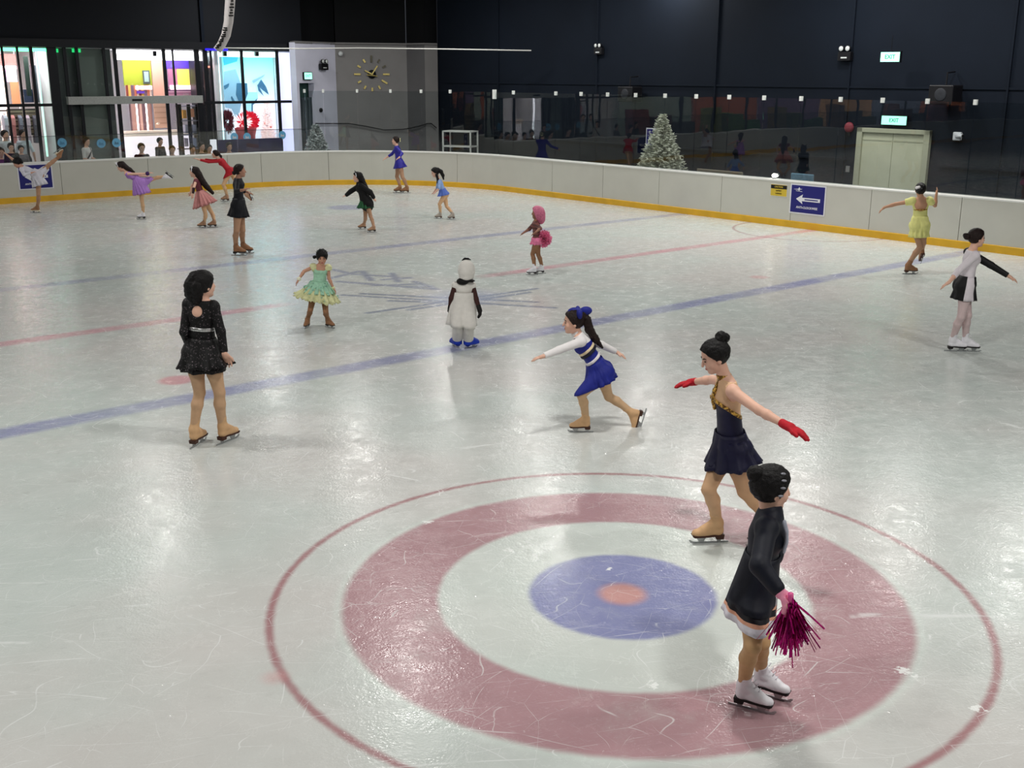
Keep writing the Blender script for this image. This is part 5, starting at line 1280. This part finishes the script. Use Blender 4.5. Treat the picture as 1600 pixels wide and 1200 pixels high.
p.band(p.neck+p.up*.015, p.up, .050, .046, .045, M_wh, 'white_collar', .95)
f = Field(.006); f.chain([p.BP(-.10, .045, -.01), p.BP(-.05, .085, -.06), p.BP(0, .095, -.085), p.BP(.05, .085, -.06)], [.012]*4, .004); f.build('navy_trim', M_nv, p.root)
p.skirt(M_rb, .26, (.125, .10), .3, (.215, .19), hemc=W(938, 597, Y), folds=14, amp=.08, seed=5, tilt=nrm(p.up*.75+UZ*.4))
p.hair(HAIR_B, .004, nape=(-.05, -.1), tails=[[(0, -.09, .07, .035), (0, -.125, .01, .042), (0, -.15, -.09, .040), (0, -.2, -.18, .034), (0, -.26, -.27, .012)]]); p.face()
f = Field(.006); q0 = p.Q(0, -.055, .085)
for sg in (-1, 1):
    f.ell(q0+p.hr*.055*sg+p.hf*.0, (nrm(p.hr*sg+p.hu*.3), p.hf, nrm(p.hu-p.hr*.3*sg)), np.array([.065, .028, .050]), .008); f.ell(q0+p.hf*(.055*sg-.01)+p.hu*.012, (p.hf, p.hr, p.hu), np.array([.06, .03, .042]), .01)
f.build('hair_bow', M_rb, p.root)

# ---- little girl in pale green dress
Y = Yf(498, 512)
p = Person('small child facing the viewer in pale green and cream tutu dress with tiara', 1.06, 284, W(499, 447, Y), W(501, 414, Y), W(503, 402, Y), 282, -12, hk=1.28, vox=.0068, skin=mat('warm_skin', (198, 148, 124), rough=.55, var=.04),
    arms={'R': [(475, 424, '0'), (467, 436, '-'), (461, 446, '0')], 'L': [(514, 435, '0'), (521, 450, '0'), (526, 459, '0')]},
    legs={'R': dict(foot=(480, 512), hd=262, knee=(485, 484)), 'L': dict(foot=(515, 512), hd=318, knee=(509, 487))})
M_mint = mat('mint_tulle', (168, 214, 186), rough=.8, var=.12, vs=30); M_crm = mat('cream_yellow_tulle', (218, 218, 168), rough=.8, var=.12, vs=30)
p.tights(TAN_BD); p.boots(TAN_BD, SOLE_K, e=.004)
p.bodice(M_mint, .010, top=None, cuts=[((0, .08, -.085), (0, .55, 1))], name='bodice', scoops=[((-.2, 0, -.02), .10), ((.2, 0, -.02), .10)])
p.sleeve('R', -.05, .25, M_crm, .01, puff=.010); p.sleeve('L', -.05, .25, M_crm, .01, puff=.010)
p.skirt([M_crm, M_crm, M_crm], .16, (.12, .09), .2, (.42, .38), hemc=W(495, 466, Y), folds=17, amp=.10, layers=3, ragged=.03, seed=6, name='cream_ruffle', flare=.9)
p.skirt([M_mint], .24, (.12, .09), .15, (.30, .27), hemc=W(498, 456, Y), folds=15, amp=.12, layers=1, ragged=.025, seed=7, name='mint_ruffle', flare=.8)
rg = np.random.RandomState(3); pet = MB()
for i in range(70):
    t = rg.uniform(0, 6.28); q = rg.uniform(0, 1); c_ = (p.pel+p.up*.07)*(1-q)+W(495, 464, Y)*q; rr = (.10+.19*q)*1.02; c_ = c_+p.r*math.cos(t)*rr+p.f*math.sin(t)*rr*.9; w1 = nrm(rg.normal(size=3))*.018; w2 = nrm(np.cross(w1, rg.normal(size=3)))*.014
    pet.add([c_-w1, c_+w2, c_+w1, c_-w2], [(0, 1, 2, 3)])
o = pet.build('petals', mat('sage_petal', (150, 196, 178), rough=.7, var=.2), p.root); o['kind'] = 'stuff'
p.hair(HAIR, .006, buns=[(.11, -.02, .0, .028)], bangs=True); p.face()
tb = MB(); 
for i in range(9):
    t = (i-4)*.24; c_ = p.Q(math.sin(t)*.085, .0, .028+math.cos(t)*.092); tb.tube([c_, p.Q(math.sin(t)*.11, .0, .028+math.cos(t)*(.118 if i % 2 else .108))], [.006, .003], 5)
tb.tube([p.Q(math.sin(t)*.09, .0, .028+math.cos(t)*.096) for t in np.linspace(-1.1, 1.1, 12)], .004, 5); tb.build('tiara', mat('dark_silver', (70, 80, 78), rough=.3, metal=.6), p.root)
f = Field(.006); f.sph(p.arm['R'][2], .030, .01); f.build('wrist_flower', mat('white_corsage', (232, 230, 206), rough=.8), p.root)
f = Field(.006); f.sph(p.arm['L'][2], .024, .01); f.build('wrist_flower', M_crm, p.root)

# ---- child in white hooded costume
Y = Yf(723, 542)
p = Person('small child in white hooded tunic and trousers with bright blue boots', 1.10, 98, W(724, 480, Y), W(725, 441, Y), W(729, 424, Y), 80, 0, hk=1.25, vox=.0075, skin=SKIN_D,
    arms={'R': [(744, 467, '0'), (749, 483, '0'), (752, 494, '0')], 'L': [(705, 466, '0'), (703, 483, '+'), (702, 494, '+')]},
    legs={'L': dict(foot=(713, 542), hd=120, knee=(715, 508)), 'R': dict(foot=(735, 543), hd=40, knee=(733, 510))})
M_fl = mat('white_fleece', (226, 222, 216), rough=.9, var=.05, vs=20, bump=.3, bs=40)
f = Field(.0075)
for k in p.leg:
    p.legs_prims(f, k, .022); h_, kn_, an_ = p.leg[k]; f.cone(kn_, an_+(kn_-an_)*.12, .062, .066, .02)
    
f.build('trousers', M_fl, p.root)
f = Field(.0075); p.torso(f, .022); f.cut(p.neck-p.up*.0, p.up); f.build('tunic_top', M_fl, p.root)
p.skirt(M_fl, .62, (.178, .13), .3, (.265, .20), hemc=W(721, 507, Y), folds=7, amp=.05, name='tunic', seed=3, flare=1., clear=.042)
for k in 'LR': p.sleeve(k, .0, 1.9, mat('dark_brown_sleeve', (64, 36, 34), rough=.8), .008); p.glove(k, mat('black_glove', (24, 20, 20), rough=.7), .012, curl=.6)
M_bb = mat('bright_blue_cover', (24, 56, 176), rough=.5, var=.08); p.boots(M_bb, mat('blue_cover_sole', (20, 44, 150), rough=.5), .09, .03)
f = Field(.0075); f.ell(p.hc+UZ*.012, (p.hr, p.hf, p.hu), np.array([.118, .135, .150])*p.hs, .01); f.ell(p.hc-UZ*.07, (p.hr, p.hf, p.hu), np.array([.10, .115, .06])*p.hs, .02); f.cut(p.hc+p.hf*.06*p.hs, nrm(p.hf*1.+p.hu*-.15)); f.build('hood', M_fl, p.root)
f = Field(.0075); f.ell(p.hc-UZ*.118-p.r*.055-p.f*.04, (p.hr, p.hf, p.hu), np.array([.075, .06, .045]), .01); f.ell(p.hc-UZ*.105+p.r*.01-p.f*.05, (p.hr, p.hf, p.hu), np.array([.09, .05, .02]), .01); f.build('hair', HAIR, p.root)
f = Field(.006); f.chain([p.hc+UZ*.135-rt*.055, p.hc+UZ*.158-rt*.02, p.hc+UZ*.155+rt*.02, p.hc+UZ*.142+rt*.05], [.006, .012, .012, .006], .005); f.build('hood_ornament', HAIR, p.root)

# ---- black and white dress, right
Y = Yf(1502, 549)
p = Person('person gliding in white and black short dress with one black sleeve, right edge', 1.50, -8, W(1509, 442, Y), W(1520, 390, Y), W(1526, 372, Y), 8, 0, hk=1.03, vox=.009,
    arms={'R': [(1497, 424, '0'), (1483, 441, '-'), (1472, 448, '0')], 'L': [(1553, 417, '+'), (1577, 432, '+'), (1591, 440, '0')]},
    legs={'R': dict(foot=(1492, 549), hd=-8, knee=(1502, 495)), 'L': dict(foot=(1512, 549), hd=-10, knee=(1512, 493))})
M_w2 = mat('white_lycra', (222, 214, 220), rough=.6, var=.03); M_k = mat('black_lycra', (16, 15, 18), rough=.6, var=.1)
p.tights(mat('pale_pink_tights', (206, 184, 184), rough=.6, var=.03)); p.boots(WBOOT, SOLE_K)
p.bodice(M_w2, .010, top=-.01, sleeves={'R': 1.5}); p.sleeve('L', -.05, 1.93, M_k, .010)
f = Field(.009); p.torso(f, .013); f.cut(p.BP(-.03, 0, 0), nrm(p.r*.8-p.f*.45)); f.cut(p.neck-p.up*.02, p.up); f.build('black_side_panel', M_k, p.root)
p.skirt({'base': M_k, 'alt': M_w2, 'r': [(-14, 30), (150, 200)]}, .22, (.125, .095), .25, (.165, .15), hemc=W(1505, 467, Y), folds=9, amp=.08, seed=3)
p.hair(HAIR_B, .004, buns=[(0, -.125, .02, .040), (0, -.15, .035, .028)]); p.face()

# ---- yellow dress, by the right barrier
Y = Yf(1421, 428)
p = Person('person in short pale yellow dress with open back, arms raised, by the right barrier', 1.50, 78, W(1437, 349, Y), W(1439, 309, Y), W(1438, 297, Y), 80, 0, hk=1.05, vox=.0095, skin=mat('skin_medium', (196, 148, 120), rough=.55, var=.04),
    arms={'L': [(1399, 319, '0'), (1382, 324, '0'), (1372, 332, '0')], 'R': [(1461, 321, '+'), (1463, 304, '0'), (1465, 295, '0')]},
    legs={'L': dict(foot=(1421, 428), hd=5, knee=(1438, 386)), 'R': dict(ank=(1440, 392, Y+.32), toe=(.1, .7, -.7), up=(0, .7, .7), knee=(1443, 373))})
M_yl = mat('pale_yellow_chiffon', (226, 224, 144), rough=.7, var=.06, vs=20)
p.tights(TAN_D); p.boots(TAN_BD, SOLE, e=.004)
p.bodice(M_yl, .010, top=-.04, scoops=[((0, -.13, -.10), .135)]); 
for k in 'LR': p.sleeve(k, -.05, .42, M_yl, .012, puff=.012)
p.skirt(M_yl, .3, (.12, .09), .3, (.165, .15), hemc=W(1436, 370, Y), folds=12, amp=.10, seed=11)
p.hair(HAIR, .004, buns=[(-.02, -.10, .0, .052)]); f = Field(.008); f.sph(p.Q(-.075, -.095, .045), .028, .01); f.sph(p.Q(-.045, -.11, .055), .026, .01); f.build('white_hair_flower', M_wh, p.root)
p.band(p.BP(0, -.02, -.2), p.up, .112, .11, .018, M_gs, 'gold_back_strap', .72)

# ---- pink wig
Y = Yf(838, 429)
p = Person('small child with long bright pink wig and puffy pink tutu, white skates', 1.14, 182, W(839, 374, Y), W(837, 345, Y), W(839, 333, Y), 183, 0, hk=1.2, vox=.0095, skin=SKIN_D,
    arms={'R': [(827, 358, '0'), (819, 363, '0'), (813, 367, '0')], 'L': [(844, 357, '-'), (837, 363, '-'), (832, 366, '0')]},
    legs={'L': dict(foot=(832, 429.5), hd=182, knee=(832, 397)), 'R': dict(foot=(844, 427.5), hd=184, knee=(841, 398))})
M_br = stripes('dark_red_stripes', [(0, (84, 44, 42)), (.5, (120, 66, 62))], .06, 'z'); M_pk = mat('hot_pink_tulle', (236, 130, 170), rough=.8, var=.15, vs=40)
p.tights(TAN_BD, e=.003); p.boots(WBOOT, SOLE_K)
p.bodice(M_br, .010, top=-.01, sleeves={'R': 1.2, 'L': 1.2}); p.skirt(M_pk, .12, (.13, .10), .1, (.16, .15), hemc=W(839, 381, Y), folds=13, amp=.15, ragged=.02, seed=2, layers=2)
rg = np.random.RandomState(9); mb = MB(); cb = W(850, 373, Y-.02)
for i in range(700):
    d = nrm(rg.normal(size=3)); c_ = cb+d*[.10, .11, .12]*rg.uniform(.0, 1.); t1 = nrm(np.cross(d, rg.normal(size=3)))*.03; t2 = nrm(np.cross(d, t1)+d*.6)*.03
    mb.add([c_-t1, c_+t2*.6, c_+t1, c_+t2*1.4+d*.01], [(0, 1, 2, 3)])
o = mb.build('tulle_bustle', M_pk, p.root); o['kind'] = 'stuff'
M_wig = mat('pink_wig', (204, 112, 142), rough=.5, var=.25, vs=50, bump=.4, bs=70)
p.hair(M_wig, .022, nape=(.0, -.15), line=(.085, .08), name='pink_wig', extra=[(0, -.05, -.02, .11, .11, .14), (0, -.075, -.10, .10, .085, .11)])

# ---- light blue child
Y = Yf(697, 342)
p = Person('small child leaning forward in light blue dress with dark ponytail', 1.18, 194, W(694, 303, Y), W(685, 281, Y), W(680, 269.5, Y), 188, -20, hk=1.25, vox=.0115,
    arms={'L': [(686, 294, '-'), (681, 300, '0'), (677, 304, '0')], 'R': [(683, 294, '+'), (678, 300, '0'), (675, 303, '0')]},
    legs={'L': dict(foot=(686, 341.5), hd=190, knee=(686.5, 319)), 'R': dict(foot=(706, 342.5), hd=205, knee=(698, 323))})
M_lb = mat('light_blue_fabric', (136, 164, 212), rough=.6, var=.15, vs=12); M_lb2 = mat('sky_blue_fabric', (88, 116, 200), rough=.6, var=.1)
p.tights(TAN); p.boots(mat('silver_boot', (170, 160, 150), rough=.5), SOLE)
p.bodice(M_lb, .012, top=-.0, sleeves={'L': 1.2, 'R': 1.2}); p.skirt(M_lb2, .35, (.125, .10), .2, (.19, .18), hemc=W(693, 305, Y), folds=9, amp=.1, seed=4)
p.hair(HAIR, .008, tails=[[(W(684, 265, Y), .05), (W(689, 268, Y), .045), (W(692, 274, Y), .04), (W(693, 280, Y), .018)], [(W(682, 273, Y-.05), .035), (W(684, 280, Y-.06), .03), (W(683, 286, Y-.07), .012)]]); p.face(brow=False)

# ---- blue dress at the far curve
Y = Yf(628, 301)
p = Person('person standing tall in royal blue long-sleeved dress by the far curved barrier', 1.60, 184, W(624, 254, Y), W(619.5, 228, Y), W(618, 220, Y), 182, 0, vox=.012,
    arms={'R': [(612, 241, '0'), (603.5, 246.5, '0'), (598, 250, '0')], 'L': [(628, 240, '-'), (624, 246, '-'), (621, 248, '0')]},
    legs={'R': dict(foot=(623, 301), hd=182, knee=(620, 276)), 'L': dict(foot=(634, 301.5), hd=186, knee=(629, 277))})
M_pb = mat('royal_violet_blue', (46, 42, 150), rough=.5, var=.12)
p.tights(TAN_D); p.boots(TAN_BD, SOLE); p.bodice(M_pb, .010, top=.01, sleeves={'L': 1.9, 'R': 1.6}); p.skirt(M_pb, .2, (.125, .1), .2, (.20, .18), hemc=W(625.5, 262, Y), folds=8, amp=.12, seed=2)
p.hair(HAIR_B, .004, buns=[(0, -.11, .03, .04)]); f = Field(.01); f.ell(p.Q(0, -.125, .02), (p.hr, p.hf, p.hu), np.array([.05, .015, .06]), .01); f.build('pale_hair_ribbon', M_crm, p.root)

# ---- black jacket over green tutu
Y = Yf(574, 360)
p = Person('child in black jacket over a green tutu with long dark hair and cat ear headband', 1.2, 205, W(571, 312, Y), W(561, 288, Y), W(558, 277, Y), 195, -5, hk=1.2, vox=.0105,
    arms={'R': [(548, 299, '0'), (541, 305, '0'), (536, 307, '0')], 'L': [(580, 301, '0'), (584, 309, '0'), (587, 314, '0')]},
    legs={'R': dict(foot=(567, 358), hd=190, knee=(571, 338)), 'L': dict(foot=(582, 363), hd=200, knee=(579, 338))})
M_bj = mat('black_jacket', (12, 12, 14), rough=.75, var=.2); M_gt = mat('green_tulle', (44, 96, 62), rough=.8, var=.2, vs=40)
p.tights(TAN_D); p.boots(TAN_D, SOLE_K)
coat(p, M_bj, .03, W(573, 318, Y), .18, .8, {'L': 1.9, 'R': 1.9}, 1.25)
p.skirt([M_gt, M_gt], .1, (.16, .14), .2, (.23, .21), hemc=W(571, 324, Y), folds=13, amp=.14, layers=2, ragged=.025, seed=5)
p.hair(HAIR, .010, tails=[[(0, -.06, .04, .075), (0, -.09, -.08, .08), (0, -.13, -.2, .075), (0, -.2, -.34, .055), (0, -.24, -.42, .03)]])
f = Field(.007)
for sg in (-1, 1): f.cone(p.Q(sg*.05, .02, .10), p.Q(sg*.062, .03, .155), .022, .004, .005)
f.build('cat_ears', M_bj, p.root); f = Field(.007); f.chain([p.Q(math.sin(t)*.098, .03, .02+math.cos(t)*.105) for t in np.linspace(-1.5, 1.5, 9)], [.009]*9, .004); f.build('headband', M_white, p.root)

# ---- tall skater in black, left
Y = Yf(376, 398)
p = Person('tall person in short black skating dress walking to the right, dark hair in low bun', 1.64, 8, W(373, 317, Y), W(372, 278, Y), W(375, 267, Y), 14, 0, vox=.0105, skin=mat('skin_light_brown', (176, 130, 108), rough=.55, var=.04),  # skin tone darker than the default
    arms={'R': [(369, 299, '-'), (380, 297, '-'), (386, 295, '0')], 'L': [(379, 298, '+'), (386, 300, '0'), (389, 301, '0')]},
    legs={'R': dict(foot=(373, 399), hd=-4, knee=(369.5, 361)), 'L': dict(foot=(384, 395.5), hd=-8, knee=(379, 360))})
p.tights(TAN_D); p.boots(TAN_BD, SOLE_K); M_kd = mat('black_dress_fabric', (9, 11, 20), rough=.6, var=.15)
p.bodice(M_kd, .010, top=.0, sleeves={'L': 1.7, 'R': 1.7}); p.skirt(M_kd, .2, (.125, .1), .2, (.185, .17), hemc=W(372, 338, Y), folds=8, amp=.13, seed=7)
p.hair(HAIR_B, .003, buns=[(0, -.10, -.03, .038)]); p.band(p.BP(0, 0, -.2), p.up, .116, .114, .012, mat('thin_gold_trim', (150, 126, 84), rough=.4), 'trim', .72)

# ---- pink tutu
Y = Yf(325, 355.5)
p = Person('child with very long dark hair in dusty pink tutu', 1.3, 190, W(314, 304, Y), W(306, 279, Y), W(303, 269, Y), 186, -5, hk=1.15, vox=.0105,
    arms={'L': [(303, 293, '-'), (301.5, 303, '0'), (300, 311, '0')], 'R': [(300, 290, '+'), (298, 300, '0'), (297, 306, '0')]},
    legs={'L': dict(foot=(317, 356), hd=184, knee=(321, 334)), 'R': dict(foot=(333, 355), hd=184, knee=(331, 333))})
M_dp = mat('dusty_pink_tulle', (196, 134, 132), rough=.8, var=.15, vs=40); M_bg = mat('plum_bodice', (110, 50, 62), rough=.7)
p.tights(TAN); p.boots(TAN_D, SOLE_K); p.bodice(M_bg, .010, top=-.03, sleeves={'L': .3, 'R': .3})
p.skirt([M_dp, M_dp, M_dp], .25, (.13, .10), .3, (.33, .30), hemc=W(321, 320, Y), folds=17, amp=.12, layers=3, ragged=.03, seed=12, flare=.9)
p.sleeve('L', 1.0, 1.95, mat('dark_glove', (50, 28, 36), rough=.7), .006)
p.hair(HAIR_B, .008, tails=[[(0, -.06, .04, .075), (0, -.09, -.06, .08), (0, -.14, -.2, .075), (0, -.24, -.36, .06), (0, -.34, -.5, .035)]])
f = Field(.007)
for sg in (-1, 1): f.cone(p.Q(sg*.05, .02, .10), p.Q(sg*.062, .035, .15), .018, .004, .005)
f.chain([p.Q(math.sin(t)*.098, .03, .02+math.cos(t)*.105) for t in np.linspace(-1.5, 1.5, 9)], [.008]*9, .004); f.build('headband', M_white, p.root)

# ---- purple arabesque
Y = Yf(222, 342.5)
p = Person('child in lilac tulle dress balancing on one leg with the other stretched back', 1.3, 180, W(219, 284, Y), W(197, 269, Y), W(189, 260.5, Y), 182, -32, hk=1.15, vox=.0105,
    arms={'L': [(218, 272, '-'), (232, 271, '0'), (243, 268.5, '0')], 'R': [(214, 274, '+'), (226, 275, '0'), (236, 275, '0')]},
    legs={'L': dict(foot=(222, 342.5), hd=180, knee=(222, 315)), 'R': dict(ank=(258, 276, Y+.1), toe=(.78, 0, -.6), up=(-.6, 0, -.78), knee=(241, 279))})
M_pu = mat('lilac_tulle', (166, 122, 196), rough=.75, var=.1, vs=30)
p.tights(TAN); p.boots(WBOOT, SOLE_K); p.bodice(M_pu, .010, top=-.05)
p.skirt([M_pu, M_pu], .35, (.13, .11), .3, (.25, .22), hemc=W(222, 303, Y), folds=15, amp=.10, layers=2, ragged=.02, seed=13, tilt=nrm(UZ*.9+np.array([-.15, 0, 0])), flare=.7)
M_dpu = mat('deep_purple', (60, 30, 90), rough=.7); f = Field(.009); f.sph(p.arm['L'][2], .048, .01); f.build('wrist_puff', M_dpu, p.root)
p.hair(HAIR_B, .006, tails=[[(W(191, 256.5, Y), .07), (W(197, 261.5, Y), .06), (W(203, 265.5, Y), .055), (W(209, 269, Y), .03)]])
f = Field(.008)
for sg in (-1, 1): f.cone(p.Q(sg*.05, .03, .10), p.Q(sg*.06, .05, .16), .018, .004, .005)
f.chain([p.Q(math.sin(t)*.098, .03, .02+math.cos(t)*.105) for t in np.linspace(-1.5, 1.5, 9)], [.008]*9, .004); f.build('headband', M_white, p.root)

# ---- red dress
Y = Yf(353, 314.5)
p = Person('person lunging in red long-sleeved dress with both arms stretched to the left', 1.45, 180, W(359, 267, Y), W(343, 248.5, Y), W(336.5, 241, Y), 182, 0, vox=.012,
    arms={'L': [(325, 253, '-'), (311, 249.5, '0'), (301, 246, '0')], 'R': [(330, 251, '+'), (320, 249, '+'), (313, 247, '0')]},
    legs={'L': dict(foot=(353, 314.5), hd=180, knee=(349, 289)), 'R': dict(ank=(385, 305, Y-.1), toe=(.3, 0, -.95), up=(-.95, 0, -.3), knee=(371, 288))})
M_rd = mat('red_fabric', (176, 26, 40), rough=.6, var=.08)
p.tights(TAN); p.boots(TAN_D, SOLE); p.bodice(M_rd, .010, top=.0, sleeves={'L': 1.9, 'R': 1.9}); p.skirt(M_rd, .15, (.125, .1), .2, (.19, .17), hemc=W(361, 274, Y), folds=8, amp=.08, seed=2, tilt=nrm(p.up+UZ*.6))
p.hair(HAIR_B, .004, buns=[(0, -.105, .0, .036)], tails=[[(0, -.11, .0, .03), (0, -.15, -.06, .032), (0, -.17, -.11, .014)]])

# ---- silver arabesque, far left
Y = Yf(57, 332.5)
p = Person('person in silver white dress leaning forward with one leg raised high', 1.45, 180, W(60, 272, Y), W(34, 263, Y), W(26.5, 255, Y), 190, -35, vox=.0115, skin=mat('skin_rose', (206, 156, 134), rough=.55, var=.04),
    arms={'R': [(20, 250, '0'), (11, 242, '0'), (5, 237, '0')], 'L': [(38, 273, '-'), (49, 270, '0'), (56, 268, '0')]},
    legs={'L': dict(foot=(57, 332.5), hd=180, knee=(60, 304)), 'R': dict(ank=(93, 244.5, Y+.15), toe=(.82, 0, .57), up=(.57, 0, -.82), knee=(77, 257))})
M_sv = mat('silver_white_fabric', (206, 204, 214), rough=.5, var=.1, vs=14)
p.tights(TAN_D); p.boots(TAN_BD, mat('pale_sole', (222, 214, 190), rough=.5)); p.bodice(M_sv, .010, top=-.04, sleeves={'L': 1.9, 'R': .3})
p.skirt([M_sv], .3, (.13, .11), .3, (.20, .18), hemc=W(63, 290, Y), folds=12, amp=.10, layers=1, ragged=.01, seed=13, tilt=nrm(UZ*.9+np.array([-.25, 0, 0])), flare=.6)
p.hair(HAIR, .006, buns=[(0, -.10, .07, .05)], tails=[[(0, -.05, .09, .05), (0, -.11, .02, .05), (0, -.11, -.05, .04)]])

# ================================================================== SPECTATORS behind the left barrier
FR = math.degrees(math.atan2(-BX[1], -BX[0]))
def spectator(u, v, label, col, b=31.55, hair=HAIR, hd=0., skin=SKIN, stand=None, band=None):
    a_, z_ = onB(u, v, b); hc = RK(a_, b, z_); th = FR+hd; t = R_(th); fv = np.array([math.cos(t), math.sin(t), 0]); r_ = np.array([math.sin(t), -math.cos(t), 0.])
    if stand is None: stand = z_ > 1.28
    H = (z_/.932) if stand else min(max((z_-.5)/.395, 1.45), 1.75)
    S = H/1.55; neck = hc-UZ*.105*H-fv*.02; pel = neck-UZ*.29*H
    if stand: lg = {k: dict(foot=tuple(pel*[1, 1, 0]+r_*.09*sg), hd=th, knee3=pel*[1, 1, 0]+r_*.085*sg+UZ*.27*H+fv*.02) for k, sg in (('R', 1), ('L', -1))}
    else: lg = {k: dict(foot=tuple(pel*[1, 1, 0]+r_*.12*sg+fv*.30), hd=th, knee3=pel+r_*.11*sg+fv*.235*H-UZ*.02) for k, sg in (('R', 1), ('L', -1))}
    am = {k: [sh_+r_*.05*sg-UZ*.16*H+fv*.02, sh_+r_*.0*sg-UZ*.2*H+fv*.15*H, sh_-r_*.02*sg-UZ*.2*H+fv*.22*H] for k, sg, sh_ in (('R', 1, neck-UZ*.05*S+r_*.142*S), ('L', -1, neck-UZ*.05*S-r_*.142*S))}
    p = Person(label, H, th, pel, neck, hc, th, -8, vox=.014, arms=am, legs=lg, skin=skin, group='spectators behind the left barrier')
    m = mat('shirt_fabric', col, rough=.8, var=.1); p.bodice(m, .014, top=-.0, sleeves={'L': .9, 'R': .9}, name='shirt', bottom=None)
    f = Field(.014)
    for k in p.leg: p.legs_prims(f, k, .012)
    f.sph(p.pel, .14*S, .03); f.build('trousers', mat('dark_trousers', (34, 36, 48), rough=.8), p.root)
    for k in p.foot:
        g_, h_, u_ = p.foot[k]; f = Field(.012); f.cone(g_+UZ*.045-h_*.07, g_+UZ*.035+h_*.13, .045, .036, .02); f.cone(p.leg[k][2], g_+UZ*.05-h_*.05, .04, .045, .02); f.build('shoe', M_dev, p.root)
    p.hair(hair, .006); p.face(brow=False, lips=False)
    if not stand:
        c_ = pel*[1, 1, 0]; zz = pel[2]-.125*S
        q = empty('stool', c_, 'low stool under the '+' '.join(label.split(',')[0].split()[:9]), 'stool', 'stools behind the left barrier')
        MB().lathe(c_, [(.16, zz-.04), (.17, zz-.02), (.16, zz)], 16).build('seat', M_frame, q)
        for k in range(3):
            an_ = k*2.09; d_ = np.array([math.cos(an_), math.sin(an_), 0]); MB().tube([c_+d_*.13+UZ*(zz-.04), c_+d_*.19], .014, 6).build('leg', M_frame, q)
    return p
spectator(221, 231, 'seated person in black top, leftmost of the row before the entrance', (22, 22, 26))
spectator(250, 221, 'person in charcoal jacket taller than those beside, behind the left barrier', (44, 44, 50), hd=25, b=32.05)
spectator(269, 234, 'seated person in dark grey top right of the taller person in charcoal', (40, 40, 48), hd=-15)
spectator(301, 233, 'seated person in olive grey top to the right of the entrance middle', (92, 90, 80), b=32.05)
spectator(315, 229, 'seated person in brown grey top above the skater in red', (96, 84, 76), hair=HAIR_B, hd=20)
spectator(327, 232, 'seated person in sand top half hidden beside the small white board', (120, 110, 96), b=31.95)
spectator(358, 229, 'seated person in plum top in front of the navy counter screen', (70, 48, 66), hair=HAIR_B)
p = spectator(135, 221, 'person in white shirt with dark shoulder strap leaning behind the left barrier', (226, 222, 220), hd=40)
f = Field(.01); f.chain([p.BP(-.12, .03, -.0), p.BP(-.04, .10, -.12), p.BP(.05, .105, -.22), p.BP(.11, .07, -.3)], [.02]*4, .01); f.build('shoulder_strap', M_dev, p.root)
spectator(17, 230, 'person in black top behind the left barrier, above the skater in silver', (28, 26, 30), b=31.45)
spectator(33, 233, 'person in grey top at the far left, right of the one in black', (110, 106, 112), b=32.1)
spectator(1, 238, 'person in purple top at the very left edge behind the barrier', (110, 50, 110), hair=HAIR_B, b=31.9)
# shoppers inside the far left shop
for i, (u, col, lb) in enumerate(((4, (236, 238, 244), 'shopper in white shirt inside the far left shop, left one'), (32, (226, 232, 242), 'shopper in pale blue shirt inside the far left shop, right one'))):
    a_, _ = onB(u, 178, 33.55); c_ = RK(a_, 33.55, 0); H = 1.72; r_ = AX; fv = -BX
    p = Person(lb, H, FR+180*(i == 0)+20, c_+UZ*.545*H, c_+UZ*.835*H, c_+UZ*.935*H, FR+30, 0, vox=.014, group='shoppers inside the shops',
        arms={'R': [c_+r_*(-.22 if i else .22)*(1)+UZ*.66*H, c_+r_*(-.2 if i else .2)+UZ*.55*H, c_+r_*(-.2 if i else .2)+UZ*.5*H] if False else [c_+UZ*.64*H-r_*.24, c_+UZ*.52*H-r_*.26, c_+UZ*.44*H-r_*.26][::1], 'L': [c_+UZ*.64*H+r_*.24, c_+UZ*.52*H+r_*.26, c_+UZ*.44*H+r_*.26]} if i else {'L': [c_+UZ*.64*H-r_*.24, c_+UZ*.52*H-r_*.26, c_+UZ*.44*H-r_*.26], 'R': [c_+UZ*.64*H+r_*.24, c_+UZ*.52*H+r_*.26, c_+UZ*.44*H+r_*.26]},
        legs={k: dict(foot=tuple(c_+r_*.1*sg), hd=FR, knee3=c_+r_*.09*sg+UZ*.27*H+fv*.02) for k, sg in ((('R', -1), ('L', 1)) if i else (('R', 1), ('L', -1)))})
    p.bodice(mat('shopper_shirt', col, rough=.8), .02, top=0., sleeves={'L': 1., 'R': 1.}, name='shirt')
    f = Field(.014)
    for k in p.leg: p.legs_prims(f, k, .012)
    f.sph(p.pel, .15, .03); f.build('trousers', mat('shopper_trousers', (50, 54, 70), rough=.8), p.root); p.hair(HAIR, .006)
    for k in p.foot:
        g_, h_, u_ = p.foot[k]; f = Field(.012); f.cone(g_+UZ*.045-h_*.07, g_+UZ*.035+h_*.13, .045, .036, .02); f.cone(p.leg[k][2], g_+UZ*.05-h_*.05, .04, .045, .02); f.build('shoe', M_dev, p.root)
